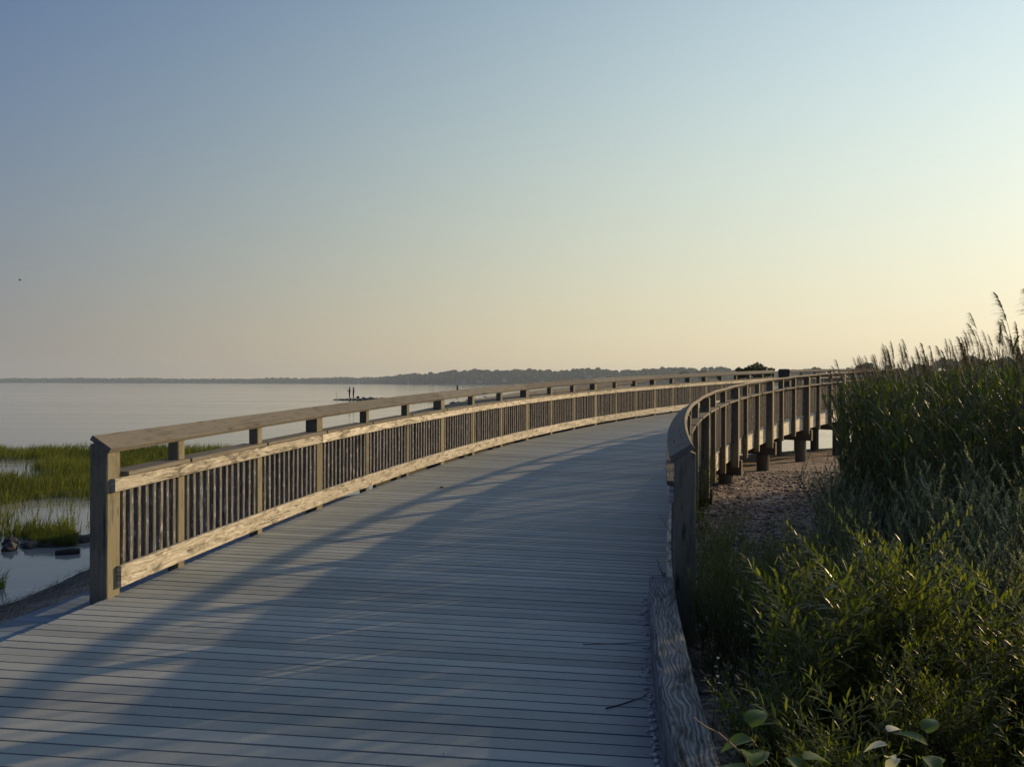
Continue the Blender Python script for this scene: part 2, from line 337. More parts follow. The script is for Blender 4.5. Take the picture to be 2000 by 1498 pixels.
def railing(name, label, cat, base, sg, s_start, n_bays, bay, first, zf, budget, wave=0.0, low=-0.45, group=None, end_big=True, balusters=True, offs=None):
    x, y, th = C(s_start); root = empty(name, (x + base * math.cos(th), y - base * math.sin(th), zf(s_start)))
    tag(root, label, cat, group)
    sp = [s_start] + [s_start + first + bay * i for i in range(n_bays)]
    big = [i for i in range(len(sp)) if i == 0 or i % 3 == 0]
    inv = root.matrix_world
    def put(mb, nm, m):
        return mb.build(nm, m, root, loc=tuple(root.location)) 
    def add(mb, nm, m, kind=None):
        o = mb.build(nm, m, None, loc=tuple(root.location)); o.parent = root; o.location = (0, 0, 0)
        if kind: o['kind'] = kind
        return o
    for i, s in enumerate(sp):
        mb = MB(); zz = zf(s); lo_ = -0.2 if (i == 0 and sg > 0) else low
        if i in big:
            f = (lambda n, zz=zz: (cap_under(n, zz) if n < CN1 - 0.012 else zz + CZ1 - 0.028 - (n - CN1 + 0.012) * 0.8))
            if i in (0, len(sp) - 1): f = (lambda n, zz=zz: (zz + CZ0 - 0.012 + (n + 0.0) * 0.62 if n < 0.104 else zz + CZ1 - 0.026 - (n - 0.104) * 0.8))
            f = (lambda n, zz=zz: min(cap_under(n, zz), zz + 1.09 - (n - 0.1) * 0.7))
            post(mb, s, base, sg, 0.138, zz + lo_, f, lean=0.006)
            add(mb, 'post', M['post'])
        else:
            post(mb, s, base, sg, 0.089, zz + low * 0.9, lambda n, zz=zz: cap_under(n, zz), depth=0.092, lean=0.008)
            add(mb, 'post', M['post'])
    # caps jointed on the big posts, rails the same
    jn = [i for i in big]
    if jn[-1] != len(sp) - 1: jn.append(len(sp) - 1)
    ends = [sp[i] for i in jn]
    for a, b in zip(ends[:-1], ends[1:]):
        a2 = a - 0.075 if a == s_start else a; b2 = b - 0.004 if b != ends[-1] else b + 0.07
        ph = rnd.uniform(0, 6)
        mb = MB(); sweep(mb, CAP, a2, b2, base, sg, lambda s: zf(s) + wave * math.sin(s * 2.6 + ph) * math.sin(math.pi * (s - a2) / (b2 - a2)), 0.15); add(mb, 'cap_rail', M['cap'])
        mb = MB(); sweep(mb, rect(-0.038, -0.001, 0.737, 0.829), (a2 + 0.04) if a == s_start else a2, b2, base, sg, zf, 0.2); add(mb, 'upper_rail', M['rail'])
        mb = MB(); sweep(mb, rect(-0.038, -0.001, 0.057, 0.208), (a2 + 0.105) if a == s_start else a2, b2, base, sg, zf, 0.2); add(mb, 'bottom_rail', M['rail'])
    for i in range(len(sp) - 1):
        a, b = sp[i], sp[i + 1]; ha = 0.069 if i in big else 0.045; hb = 0.069 if i + 1 in big else 0.045
        mb = MB(); zt = 0.832 + rnd.uniform(0, 0.003)
        sweep(mb, rect(-0.046, 0.0, zt, zt + 0.03, 0.003), a + ha + 0.03, b + hb, base, sg, zf, 0.3)
        sweep(mb, rect(0.0, 0.15, zt, zt + 0.029, 0.003), a + ha + 0.03, b - hb - 0.002, base, sg, zf, 0.3)
        add(mb, 'ledge_board', M['cap'])
    # balusters
    rest = MB(); nb = 0
    for i in range(len(sp) - 1):
        a, b = sp[i], sp[i + 1]; ha = 0.069 if i in big else 0.045; hb = 0.069 if i + 1 in big else 0.045
        k = max(2, int(round((b - a) / (0.1105 if sg > 0 else 0.1))))
        for q in range(k):
            s = a + ha + (b - a - ha - hb) * (q + 0.5) / k + rnd.uniform(-0.004, 0.004)
            mb = MB() if nb < budget else rest; zz = zf(s)
            bw = 0.036 if sg > 0 else 0.041; post(mb, s, base, sg, bw, zz + rnd.uniform(0.075, 0.1), lambda n, zz=zz: zz + 0.822, n0=0.001, depth=bw, lean=0.012)
            if nb < budget: add(mb, 'baluster', M['baluster'])
            nb += 1
    if rest.f: add(rest, 'baluster', M['baluster'], 'stuff')
    return root, sp

railing('wooden_railing', 'long weathered timber railing on the water side of the boardwalk, its face sunlit', 'railing', 0.0, -1, 0.0, 23, 1.22, 0.7957, zd, 100, wave=0.0)
RS, RB = 0.42, 1.222
railing('wooden_railing', 'timber railing on the reed and pebble side of the boardwalk, seen from outside', 'railing', DECK_W, 1, RS, 23, RB, RB, lambda s: zd(s) - 0.035 * float(np.interp(s, [0, 14, 21], [1, 1, 0.3])), 30, wave=0.006, low=-0.42)
def z_ramp(s): return zd(s) + float(np.interp(s, [6.1, 7.6, 9.7, 12, 14.5, 17.2, 20.5, 24], [-0.42, -0.37, -0.30, -0.25, -0.23, -0.17, -0.06, 0.0]))
railing('wooden_railing', 'lower side-ramp railing glimpsed through the gaps of the water side railing', 'railing', -0.8, -1, 7.33, 14, 1.22, 1.22, z_ramp, 0)

railing('wooden_railing', 'far continuation of the railing where the boardwalk bends right, beyond the dark box', 'railing', 0.0, -1, 29.35, 6, 1.22, 1.22, zd, 0)
mb = MB(); _p = P(28.75, -0.02); _zz = zd(28.75)
_o = [(-0.21, 0.0), (0.21, 0.0), (0.21, 0.3), (-0.21, 0.3)]
for i in range(4):
    a, b = _o[i], _o[(i + 1) % 4]; mb.face([(a[0], a[1], -0.5), (b[0], b[1], -0.5), (b[0], b[1], 1.10), (a[0], a[1], 1.10)], [(0, i), (0, i + .4), (1.6, i + .4), (1.6, i)])
for q in ([(-0.24, -0.03, 1.10), (0.24, -0.03, 1.10), (0.17, 0.15, 1.17), (-0.17, 0.15, 1.17)], [(0.24, -0.03, 1.10), (0.24, 0.33, 1.10), (0.17, 0.15, 1.17)], [(0.24, 0.33, 1.10), (-0.24, 0.33, 1.10), (-0.17, 0.15, 1.17), (0.17, 0.15, 1.17)], [(-0.24, 0.33, 1.10), (-0.24, -0.03, 1.10), (-0.17, 0.15, 1.17)], [(-0.24, 0.33, 1.10), (0.24, 0.33, 1.10), (0.24, -0.03, 1.10), (-0.24, -0.03, 1.10)]): mb.face(q)
bx_ = mb.build('end_box', M['rim']); bx_.location = (_p.x, _p.y, _zz); bx_.rotation_euler = (0, 0, -0.35); tag(bx_, 'broad dark box-like pier between the two far railings', 'pier')

# ------------------------------------------------------------------ the boardwalk itself
bridge = empty('boardwalk_bridge', (0, 5.0, 0)); tag(bridge, 'curving grey boardwalk deck rising away over the shore on timber piles', 'boardwalk')
def badd(mb, nm, m, kind=None):
    o = mb.build(nm, m, None, loc=tuple(bridge.location)); o.parent = bridge; o.location = (0, 0, 0)
    if kind: o['kind'] = kind
    return o
mb = MB(); PITCH = 0.1035; s = -9.0
while s < 37.0:
    g = 0.0062; s0, s1 = s + g, s + PITCH - g; t = rnd.random(); z0, z1 = zd(s0), zd(s1); dz = rnd.uniform(-0.0012, 0.0012)
    oa, ob = -0.012 + rnd.uniform(-0.006, 0.006), DECK_W + 0.01
    segs = 6; uo = rnd.uniform(0, 30)
    cols = [[], []]
    for i in range(segs + 1):
        off = oa + (ob - oa) * i / segs
        cols[0].append(P(s0, off, z0 + dz)); cols[1].append(P(s1, off, z1 + dz))
    for i in range(segs):
        a, b = cols[0][i], cols[0][i + 1]; c_, d_ = cols[1][i + 1], cols[1][i]
        u0, u1 = uo + (ob - oa) * i / segs, uo + (ob - oa) * (i + 1) / segs
        mb.face([a, b, c_, d_], [(u0, s0), (u1, s0), (u1, s1), (u0, s1)], t)
        dn = Vector((0, 0, -0.026))
        mb.face([a + dn, b + dn, b, a], [(u0, s0), (u1, s0), (u1, s0), (u0, s0)], t)
        mb.face([d_, c_, c_ + dn, d_ + dn], [(u0, s1), (u1, s1), (u1, s1), (u0, s1)], t)
    for k, (a, b) in enumerate(((cols[0][0], cols[1][0]), (cols[1][-1], cols[0][-1]))):
        dn = Vector((0, 0, -0.026)); mb.face([b + dn, a + dn, a, b][::1], [(uo, s0), (uo, s1), (uo, s1), (uo, s0)], t)
    s += PITCH
badd(mb, 'deck', M['deck'])
# sub floor joists under the boards (dark gaps), rim joists outside
for off0, off1, a, b in ((0.02, 0.06, -9, 31), (1.2, 1.24, -9, 31), (2.5, 2.54, -9, 31)):
    mb = MB(); sweep(mb, rect(off0, off1, -0.30, -0.032), a, b, 0, 1, zd, 0.5); badd(mb, 'joist', M['rim'])
mb = MB(); sweep(mb, rect(-0.20, -0.155, -0.34, 0.012), 5.0, 27.6, 0, 1, zd, 0.4); badd(mb, 'rim_board', M['rim'])
s = 1.0
for k in range(9):
    mb = MB(); sweep(mb, rect(DECK_W - 0.055, DECK_W - 0.004, -0.33, -0.028), s, s + 3.64, 0, 1, zd, 0.3); badd(mb, 'joist', M['joist']); s += 3.66
if True:
    mb = MB(); 
    for i in range(0, 60):
        pass
# cross beams and piles
def tube(mb, pts, rads, seg=8, tint=0.5, capend=True):
    rings = []; L = 0; Ls = []
    for i, p in enumerate(pts):
        p = Vector(p); a = Vector(pts[max(0, i - 1)]); b = Vector(pts[min(len(pts) - 1, i + 1)]); d = (b - a).normalized()
        up = Vector((0, 0, 1)) if abs(d.z) < 0.9 else Vector((1, 0, 0)); e1 = d.cross(up).normalized(); e2 = e1.cross(d)
        r = rads[i] if hasattr(rads, '__len__') else rads
        rings.append([p + (e1 * math.cos(2 * math.pi * q / seg) + e2 * math.sin(2 * math.pi * q / seg)) * r for q in range(seg)])
        if i: L += (p - Vector(pts[i - 1])).length
        Ls.append(L)
    for i in range(len(pts) - 1):
        for q in range(seg):
            r2 = (q + 1) % seg; r = rads[i] if hasattr(rads, '__len__') else rads
            mb.face([rings[i][r2], rings[i][q], rings[i + 1][q], rings[i + 1][r2]], [(Ls[i], (q + 1) * r * 6.28 / seg), (Ls[i], q * r * 6.28 / seg), (Ls[i + 1], q * r * 6.28 / seg), (Ls[i + 1], (q + 1) * r * 6.28 / seg)], tint)
    if capend: mb.face(rings[0]); mb.face(rings[-1][::-1])
for k in range(7):
    s = 7.9 + 3.66 * k
    mb = MB(); z0 = zd(s)
    sweep(mb, [(-0.25, -0.62), (DECK_W + 0.17, -0.62), (DECK_W + 0.17, -0.335), (-0.25, -0.335)], s - 0.07, s + 0.07, 0, 1, zd, 0.2); badd(mb, 'cross_beam', M['pile'])
    for off in (0.1, DECK_W / 2, DECK_W - 0.12):
        p = P(s, off); mb = MB(); tube(mb, [(p.x, p.y, -2.2), (p.x, p.y, z0 - 0.62)], 0.14, 14); badd(mb, 'pile', M['pile'])

# lower boarded strip beside the deck on the water side
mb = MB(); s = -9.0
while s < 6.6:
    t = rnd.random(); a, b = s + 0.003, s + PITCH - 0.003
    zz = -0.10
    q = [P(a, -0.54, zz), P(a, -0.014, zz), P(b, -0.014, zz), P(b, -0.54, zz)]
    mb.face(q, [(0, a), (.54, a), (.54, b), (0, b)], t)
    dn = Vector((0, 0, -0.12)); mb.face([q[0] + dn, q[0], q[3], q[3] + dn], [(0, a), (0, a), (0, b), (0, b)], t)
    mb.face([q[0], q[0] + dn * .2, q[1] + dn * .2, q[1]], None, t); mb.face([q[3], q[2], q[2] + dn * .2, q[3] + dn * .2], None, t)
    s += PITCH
M['edging'] = deck_mat('shade_tinted_edging_boards', (0.19, 0.26, 0.33), (0.12, 0.17, 0.22))  # blue of the strip's shade is put into the board colour
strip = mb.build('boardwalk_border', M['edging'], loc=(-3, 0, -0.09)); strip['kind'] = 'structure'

# far continuation: railing that turns to the right
FX, FY, FA = 11.05, 30.9, R(62)
def set_line(x, y, a):
    pass

# ------------------------------------------------------------------ ground and water
SHORE = [(-5.9, -60), (-6.1, 4), (-6.2, 9.2), (-5.9, 12), (-4.6, 17), (-1.0, 22), (5.0, 26), (9.5, 29.5), (15, 33), (32, 38), (60, 48), (75, 75), (60, 110), (70, 200), (200, 330)]
def seg_dist(px, py):
    best = np.full(px.shape, 1e9); sign = np.zeros(px.shape)
    for (ax, ay), (bx, by) in zip(SHORE[:-1], SHORE[1:]):
        dx, dy = bx - ax, by - ay; t = np.clip(((px - ax) * dx + (py - ay) * dy) / (dx * dx + dy * dy), 0, 1)
        qx, qy = ax + t * dx, ay + t * dy; d = np.hypot(px - qx, py - qy); sg = np.sign(dx * (py - ay) - dy * (px - ax))
        m = d < best; best = np.where(m, d, best); sign = np.where(m, sg, sign)
    return -best * sign     # positive on the land side (right of the line)
WATER = -1.2
def gnoise(x, y):
    return 0.5 * np.sin(x * 1.3 + 1.7 * np.sin(y * 0.9)) * np.cos(y * 1.1 + 0.8 * np.sin(x * 0.7)) + 0.25 * np.sin(x * 3.1 + y * 2.3) * np.cos(y * 3.7 - x)
def ground_z(x, y):
    x = np.asarray(x, float); y = np.asarray(y, float); d = seg_dist(x, y)
    land = -0.12 - 0.022 * np.clip(y - 5, 0, 22)
    z = np.where(d > 0, WATER + (land - WATER) * (1 - np.exp(-d / 3.0)), WATER + d * 0.12)
    far = np.clip((np.hypot(x, y) - 40) / 60, 0, 1) * np.clip(d / 30, 0, 1)
    z = z + far * 0.8 + np.clip((x - 7) / 8, 0, 1) * np.clip(1 - y / 40, 0, 1) * 0.12 * (d > 0)
    return np.maximum(z + 0.035 * gnoise(x * 1.5, y * 1.5) * np.clip(1 + d, 0, 1), -2.6)
def grid(xs, ys):
    Xg, Yg = np.meshgrid(xs, ys); Zg = ground_z(Xg, Yg); V = np.stack([Xg.ravel(), Yg.ravel(), Zg.ravel()], 1)
    nx, ny = len(xs), len(ys); i = np.arange(nx * ny).reshape(ny, nx)
    F = np.stack([i[:-1, :-1].ravel(), i[:-1, 1:].ravel(), i[1:, 1:].ravel(), i[1:, :-1].ravel()], 1)
    return V, F
w = N('pebble_shore'); tc = w.n('TexCoord'); ob = tc.outputs['Object']
vo = w.n('TexVoronoi', Scale=34.0); w.t.links.new(ob, vo.inputs['Vector'])
vo2 = w.n('TexVoronoi', Scale=80.0); w.t.links.new(ob, vo2.inputs['Vector'])
sv = w.n('SeparateColor'); w.t.links.new(vo.outputs['Color'], sv.inputs[0])
c = w.ramp(sv.outputs[0], [(0.0, (0.16, 0.125, 0.105)), (0.45, (0.32, 0.26, 0.225)), (0.8, (0.44, 0.38, 0.34)), (1.0, (0.62, 0.58, 0.54))])
c = w.mix(w.ramp(w.noise(ob, 2.6, 6, 0.7), [(0.5, 0.0), (0.6, 0.8)]), c, w.ramp(w.noise(ob, 160.0, 3), [(0.3, (0.20, 0.165, 0.13)), (0.7, (0.34, 0.29, 0.235))]))
c = w.mix(w.ramp(w.noise(ob, 1.1, 5), [(0.42, 0.0), (0.6, 0.75)]), c, (0.085, 0.065, 0.05, 1))
sz = w.n('SeparateXYZ', Vector=ob)
wet = w.ramp(w.math('ADD', w.math('MULTIPLY', sz.outputs[2], 1.0), w.math('MULTIPLY', w.noise(ob, 2.0, 4), 0.35)), [(0.0, 1.0), (0.05, 0.0)])
wet_m = w.n('MapRange'); w.t.links.new(w.math('ADD', sz.outputs[2], w.math('MULTIPLY', w.noise(ob, 2.5, 4), 0.3)), wet_m.inputs[0])
wet_m.inputs[1].default_value = -0.95; wet_m.inputs[2].default_value = -0.55; wet_m.inputs[3].default_value = 1.0; wet_m.inputs[4].default_value = 0.0
c = w.mix(wet_m.outputs[0], c, w.ramp(w.noise(ob, 9.0, 6, 0.75), [(0.35, (0.02, 0.018, 0.015)), (0.62, (0.10, 0.09, 0.078)), (0.75, (0.24, 0.23, 0.21))]))
w.put(w.p.inputs['Base Color'], c); w.p.inputs['Roughness'].default_value = 0.85; w.p.inputs['Specular IOR Level'].default_value = 0.2
w.bump(w.math('ADD', w.math('SUBTRACT', 1.0, vo.outputs['Distance']), w.math('MULTIPLY', vo2.outputs['Distance'], -0.4)), 0.9, 0.02)
M['ground'] = w.m
lin = lambda a, b, n: np.linspace(a, b, n)
xs = np.concatenate([-np.geomspace(6000, 20, 22), lin(-18, 18, 150), np.geomspace(20, 9000, 26)])
ys = np.concatenate([[-3000, -300, -60, -20], lin(-10, 34, 170), np.geomspace(36, 9000, 30)])
V, F = grid(xs, ys); g = np_mesh('shore_ground', V, F, M['ground'], smooth=True); g['kind'] = 'structure'

w = N('sea_water'); tc = w.n('TexCoord'); ob = tc.outputs['Object']
w.p.inputs['Base Color'].default_value = (0.25, 0.265, 0.25, 1); w.p.inputs['Roughness'].default_value = 0.06; w.p.inputs['IOR'].default_value = 1.33
mp = w.n('Mapping'); w.t.links.new(ob, mp.inputs[0]); mp.inputs['Scale'].default_value = (0.35, 1.0, 1.0); mp.inputs['Rotation'].default_value = (0, 0, R(-12))
n1 = w.noise(mp.outputs[0], 1.1, 3, 0.55, 0.4); n2 = w.noise(mp.outputs[0], 5.0, 3, 0.6, 0.3); n3 = w.noise(mp.outputs[0], 0.06, 3, 0.6)
hgt = w.math('ADD', w.math('MULTIPLY', n1, 0.6), w.math('MULTIPLY', n2, 0.18))
mp2 = w.n('Mapping'); w.t.links.new(ob, mp2.inputs[0]); mp2.inputs['Scale'].default_value = (0.02, 0.16, 1.0); mp2.inputs['Rotation'].default_value = (0, 0, R(-6))
n4 = w.noise(mp2.outputs[0], 1.0, 5, 0.65, 0.6)
b1 = w.bump(w.math('MULTIPLY', hgt, w.ramp(n4, [(0.38, 0.35), (0.66, 1.0)])), 0.32, 0.11)
w.put(w.p.inputs['Roughness'], w.math('MULTIPLY_ADD', w.ramp(n4, [(0.40, 0.0), (0.70, 1.0)]), 0.05, 0.05))
M['water'] = w.m
mb = MB(); mb.face([(-9000, -200, WATER), (9000, -200, WATER), (9000, 9000, WATER), (-9000, 9000, WATER)])
sea = mb.build('sea_water', M['water']); sea['kind'] = 'structure'

# ------------------------------------------------------------------ far shores
def ico(sub=1):
    bm = bmesh.new(); bmesh.ops.create_icosphere(bm, subdivisions=sub, radius=1.0); V = np.array([v.co[:] for v in bm.verts]); F = np.array([[v.index for v in f.verts] for f in bm.faces]); bm.free(); return V, F
ICO1, ICO2, ICO3 = ico(1), ico(2), ico(3)
def blobs(items, base=ICO2, rough=0.22):
    VV, FF, TT = [], [], []; n = 0
    for (x, y, z, rx, ry, rz) in items:
        v, f = base; k = 1 + npr.uniform(-rough, rough, (len(v), 1)); a = npr.uniform(0, 6.28); ca, sa = math.cos(a), math.sin(a)
        u = v * k; u = np.stack([u[:, 0] * ca - u[:, 1] * sa, u[:, 0] * sa + u[:, 1] * ca, u[:, 2]], 1)
        VV.append(u * np.array([rx, ry, rz]) + np.array([x, y, z])); FF.append(f + n); n += len(v); TT.append(npr.uniform(0, 1, len(f)) * 0.3 + npr.uniform(0, 0.7))
    return np.concatenate(VV), np.concatenate(FF), np.concatenate(TT)
def px2(x, Y): return (x - 1000) / 1500.0 * Y
# profile of the far skyline, (pixel x, height of the tree tops in pixels above the horizon, distance)
PROF = [(-150, 6, 3300), (0, 7, 3200), (90, 9, 3200), (240, 9, 3100), (420, 8, 3000), (560, 10, 2800), (640, 11, 2600), (740, 13, 2400), (790, 17, 2100), (840, 23, 1900), (900, 26, 1800), (980, 29, 1700), (1050, 27, 1650), (1140, 31, 1600), (1200, 28, 1550), (1260, 30, 1500), (1330, 34, 1450), (1400, 33, 1400), (1450, 28, 1400), (1520, 26, 1400), (1600, 24, 1350), (1700, 26, 1300), (1800, 30, 1300), (1900, 34, 1250), (2100, 36, 1200)]
pxs, phs, pds = zip(*PROF)
items = []
for x in np.arange(-150, 2100, 2.6):
    D = np.interp(x, pxs, pds); H = np.interp(x, pxs, phs) / 1500 * D + 1.0
    nrow = 2 if H < 20 else 3
    for r in range(nrow):
        top = H * (0.45 + 0.55 * (r + 1) / nrow) * npr.uniform(0.84, 1.06) * (1.0 + 0.06 * math.sin(x * 0.05))
        rr = npr.uniform(4.5, 8.5) if D > 2200 else npr.uniform(4.0, 8.5); rz = rr * npr.uniform(0.6, 0.95)
        Y = D + r * 30 + npr.uniform(-10, 10); xx = px2(x, Y) + npr.uniform(-4, 4)
        items.append((xx, Y, top - rz + 0.2 , rr, rr, rz))
        if top - 2 * rz > 1: items.append((xx + npr.uniform(-3, 3), Y - 4, (top - 2 * rz) * 0.5, rr * 1.1, rr, max(3, (top - rz) * 0.55)))
V, F, T = blobs(items, ICO2, 0.28)
wd = np_mesh('far_woodland', V, F, M['far_tree'], tint=T); tag(wd, 'hazy low wooded shoreline running along the whole horizon across the water', 'woodland', kind='stuff')
# the far beach the woods stand on
mb = MB(); pts = [(px2(x, D - 25), D - 25) for x, _, D in PROF]; bk = [(px2(x, D + 900), D + 900) for x, _, D in PROF]
for i in range(len(pts) - 1):
    a, b = pts[i], pts[i + 1]; c_, d_ = bk[i + 1], bk[i]
    mb.face([(a[0], a[1], WATER - 0.5), (b[0], b[1], WATER - 0.5), (b[0], b[1] + 3, 0.6), (a[0], a[1] + 3, 0.6)])
    mb.face([(a[0], a[1] + 3, 0.6), (b[0], b[1] + 3, 0.6), (c_[0], c_[1], 2.0), (d_[0], d_[1], 2.0)])
fs_ = mb.build('far_shore', plain('far_shore_sand', (0.14, 0.13, 0.10), 0.9, nz=0.3, ns=0.02)); fs_['kind'] = 'structure'

def house(x, y, w_, d_, h_, rh, rz):
    root = empty('house', (x, y, 1.0), rz)
    b = MB(); X, Yh = w_ / 2, d_ / 2
    for q in ([(-X, -Yh, 0), (X, -Yh, 0), (X, -Yh, h_), (-X, -Yh, h_)], [(X, Yh, 0), (-X, Yh, 0), (-X, Yh, h_), (X, Yh, h_)]): b.face(q)
    for sx in (-1, 1):
        q = [(sx * X, -Yh, 0), (sx * X, Yh, 0), (sx * X, Yh, h_), (sx * X, 0, h_ + rh), (sx * X, -Yh, h_)]; b.face(q if sx > 0 else q[::-1])
    b.build('wall', M['house'], root)
    r = MB(); e = 0.5
    for sy in (-1, 1):
        q = [(-X - e, sy * (Yh + e), h_ - 0.3), (X + e, sy * (Yh + e), h_ - 0.3), (X + e, 0, h_ + rh + 0.15), (-X - e, 0, h_ + rh + 0.15)]; r.face(q if sy < 0 else q[::-1])
        q2 = [(p[0], p[1], p[2] + 0.3) for p in q]; r.face(q2 if sy < 0 else q2[::-1])
    r.build('roof', M['roof'], root)
    for k in range(3):
        wx = -X + w_ * (k + 0.5) / 3; wm = MB(); wm.face([(wx - 0.7, -Yh - 0.06, h_ * 0.45), (wx + 0.7, -Yh - 0.06, h_ * 0.45), (wx + 0.7, -Yh - 0.06, h_ * 0.45 + 1.5), (wx - 0.7, -Yh - 0.06, h_ * 0.45 + 1.5)]); wm.build('window', M['glass'], root)
    return root
hs = [(905, 'small pale house among the far trees, right of the seated angler'), (938, 'pale gabled house at the foot of the far woods'), (985, 'pale house half hidden in the far woods left of the highest trees'),
      (1112, 'wide low pale building on the far shore above the railing cap'), (1150, 'pale house with grey roof high in the far woods'), (1176, 'pale two-storey house beside a larger one on the far shore'), (800, 'small pale house near the water where the far woods begin to rise'), (700, 'tiny pale house on the low far shore above the two anglers'), (1058, 'narrow pale house near the far beach')]
for i, (hx, lab) in enumerate(hs):
    D = np.interp(hx, pxs, pds) - 22; wd_ = [9, 12, 10, 30, 12, 14, 10, 9, 8][i]; hh = 4.0 if wd_ > 20 else rnd.uniform(5, 7)
    o = house(px2(hx, D), D, wd_, 9, hh, 2.2, rnd.uniform(-0.3, 0.3)); o.location.z = [0.8, 0.8, 4, 1.5, 10, 7, .8, .8, .8][i]
    tag(o, lab, 'house', 'pale houses along the far shore')
for ob_ in [o for o in bpy.data.objects if o.name.startswith('house')]: pass

# individual trees beyond the boardwalk: trunk, limbs, crown of leaf clumps
def leaf_cloud(centers, radii, per, size):
    V, F, T = [], [], []; n = 0
    for (c, r) in zip(centers, radii):
        k = int(per); d = npr.normal(size=(k, 3)); d /= np.linalg.norm(d, axis=1)[:, None]; rad = npr.uniform(0.25, 1, (k, 1)) ** 0.5
        p = np.array(c) + d * rad * np.array(r); a = npr.normal(size=(k, 3)); a /= np.linalg.norm(a, axis=1)[:, None]; b = np.cross(a, npr.normal(size=(k, 3))); b /= np.linalg.norm(b, axis=1)[:, None]
        s_ = size * npr.uniform(0.5, 1.2, (k, 1)); quad = np.stack([p - a * s_ - b * s_ * .5, p + a * s_ - b * s_ * .5, p + a * s_ + b * s_ * .5, p - a * s_ + b * s_ * .5], 1)
        V.append(quad.reshape(-1, 3)); F.append(np.arange(k * 4).reshape(-1, 4) + n); n += k * 4; T.append(npr.uniform(0, 1, k) * 0.5 + npr.uniform(0, 0.5))
    return np.concatenate(V), np.concatenate(F), np.concatenate(T)
def tree(px, Y, top_y, wpx, label, flat=0.45, clumps=22, per=90, size=0.2, zbase=0.0, grp='trees rising beyond the railings', gap=True):
    x = px2(px, Y); top = EYE + (748.5 - top_y) / 1500 * Y; W_ = wpx / 1500 * Y / 2; hgt = top - zbase; ch = min(hgt * 0.75, W_ * 2 * flat)
    root = empty('tree', (x, Y, zbase)); tag(root, label, 'tree', grp)
    cs, rs = [], []
    tm = MB(); tube(tm, [(0, 0, -0.3), (0.03 * W_, 0, (hgt - ch) * 0.6), (0, 0, hgt - ch * 0.75)], [W_ * 0.09, W_ * 0.07, W_ * 0.05])
    for i in range(clumps):
        a = i * 2.4; rr = math.sqrt((i + 0.5) / clumps) * 0.84; cx, cy = math.cos(a) * rr * W_, math.sin(a) * rr * W_
        zc = hgt - ch * 0.22 - ch * 0.62 * rr ** 2 * rnd.uniform(0.6, 1.2) - rnd.uniform(0, ch * 0.30)
        r = W_ * rnd.uniform(0.11, 0.25); cs.append((cx, cy, zc)); rs.append((r, r, r * 0.62))
        if i % 3 == 0: tube(tm, [(0, 0, hgt - ch * 0.95), (cx * 0.5, cy * 0.5, zc - ch * 0.22), (cx, cy, zc)], [W_ * 0.035, W_ * 0.02, W_ * 0.008], 5)
    tr = tm.build('trunk', M['bark'], root)
    V, F, T = leaf_cloud(cs, rs, per, size); cr = np_mesh('crown', V, F, M['tree'], root, T)
    return root
tree(1475, 78, 702, 82, 'dark flat-topped tree with gaps in its crown, nearest beyond the railing end', 0.50, 40, 80, 0.13)
tree(1588, 880, 711, 56, 'rounded low tree showing above the railing right of the dark flat-topped tree', 0.45, 26, 80, 1.5)
tree(1690, 700, 702, 46, 'hazy rounded tree beside the leftmost reed plumes', 0.6, 26, 90, 1.2)
tree(1655, 900, 714, 40, 'small low tree left of the rounded tree by the reed plumes', 0.5, 16, 70, 1.5)
tree(1530, 1000, 717, 22, 'small bushy tree just right of the dark flat-topped tree', 0.6, 12, 60, 1.4)
tree(1551, 1000, 719, 16, 'smallest bushy tree above the railing corner', 0.6, 10, 60, 1.4)
for i, (tx, ty, tw) in enumerate([(1745, 706, 60), (1800, 700, 66), (1850, 691, 60), (1900, 686, 66), (1955, 688, 70), (2010, 684, 70)]):
    tree(tx, 560 + 30 * (i % 3), ty, tw, ['broad tree just left of the reed bed tops', 'broad tree behind the first tall reed plumes', 'taller tree behind the middle of the reed bed', 'tallest tree behind the reed bed', 'tree behind the densest reed plumes', 'tree at the right edge behind the reeds'][i], 0.55, 20, 80, 1.2)
tree(1380, 900, 716, 40, 'tree standing a little forward of the far woods, left of the pair', 0.7, 14, 60, 1.6)
tree(1335, 900, 718, 34, 'tree a little forward of the far woods, leftmost above the boardwalk', 0.7, 14, 60, 1.6)

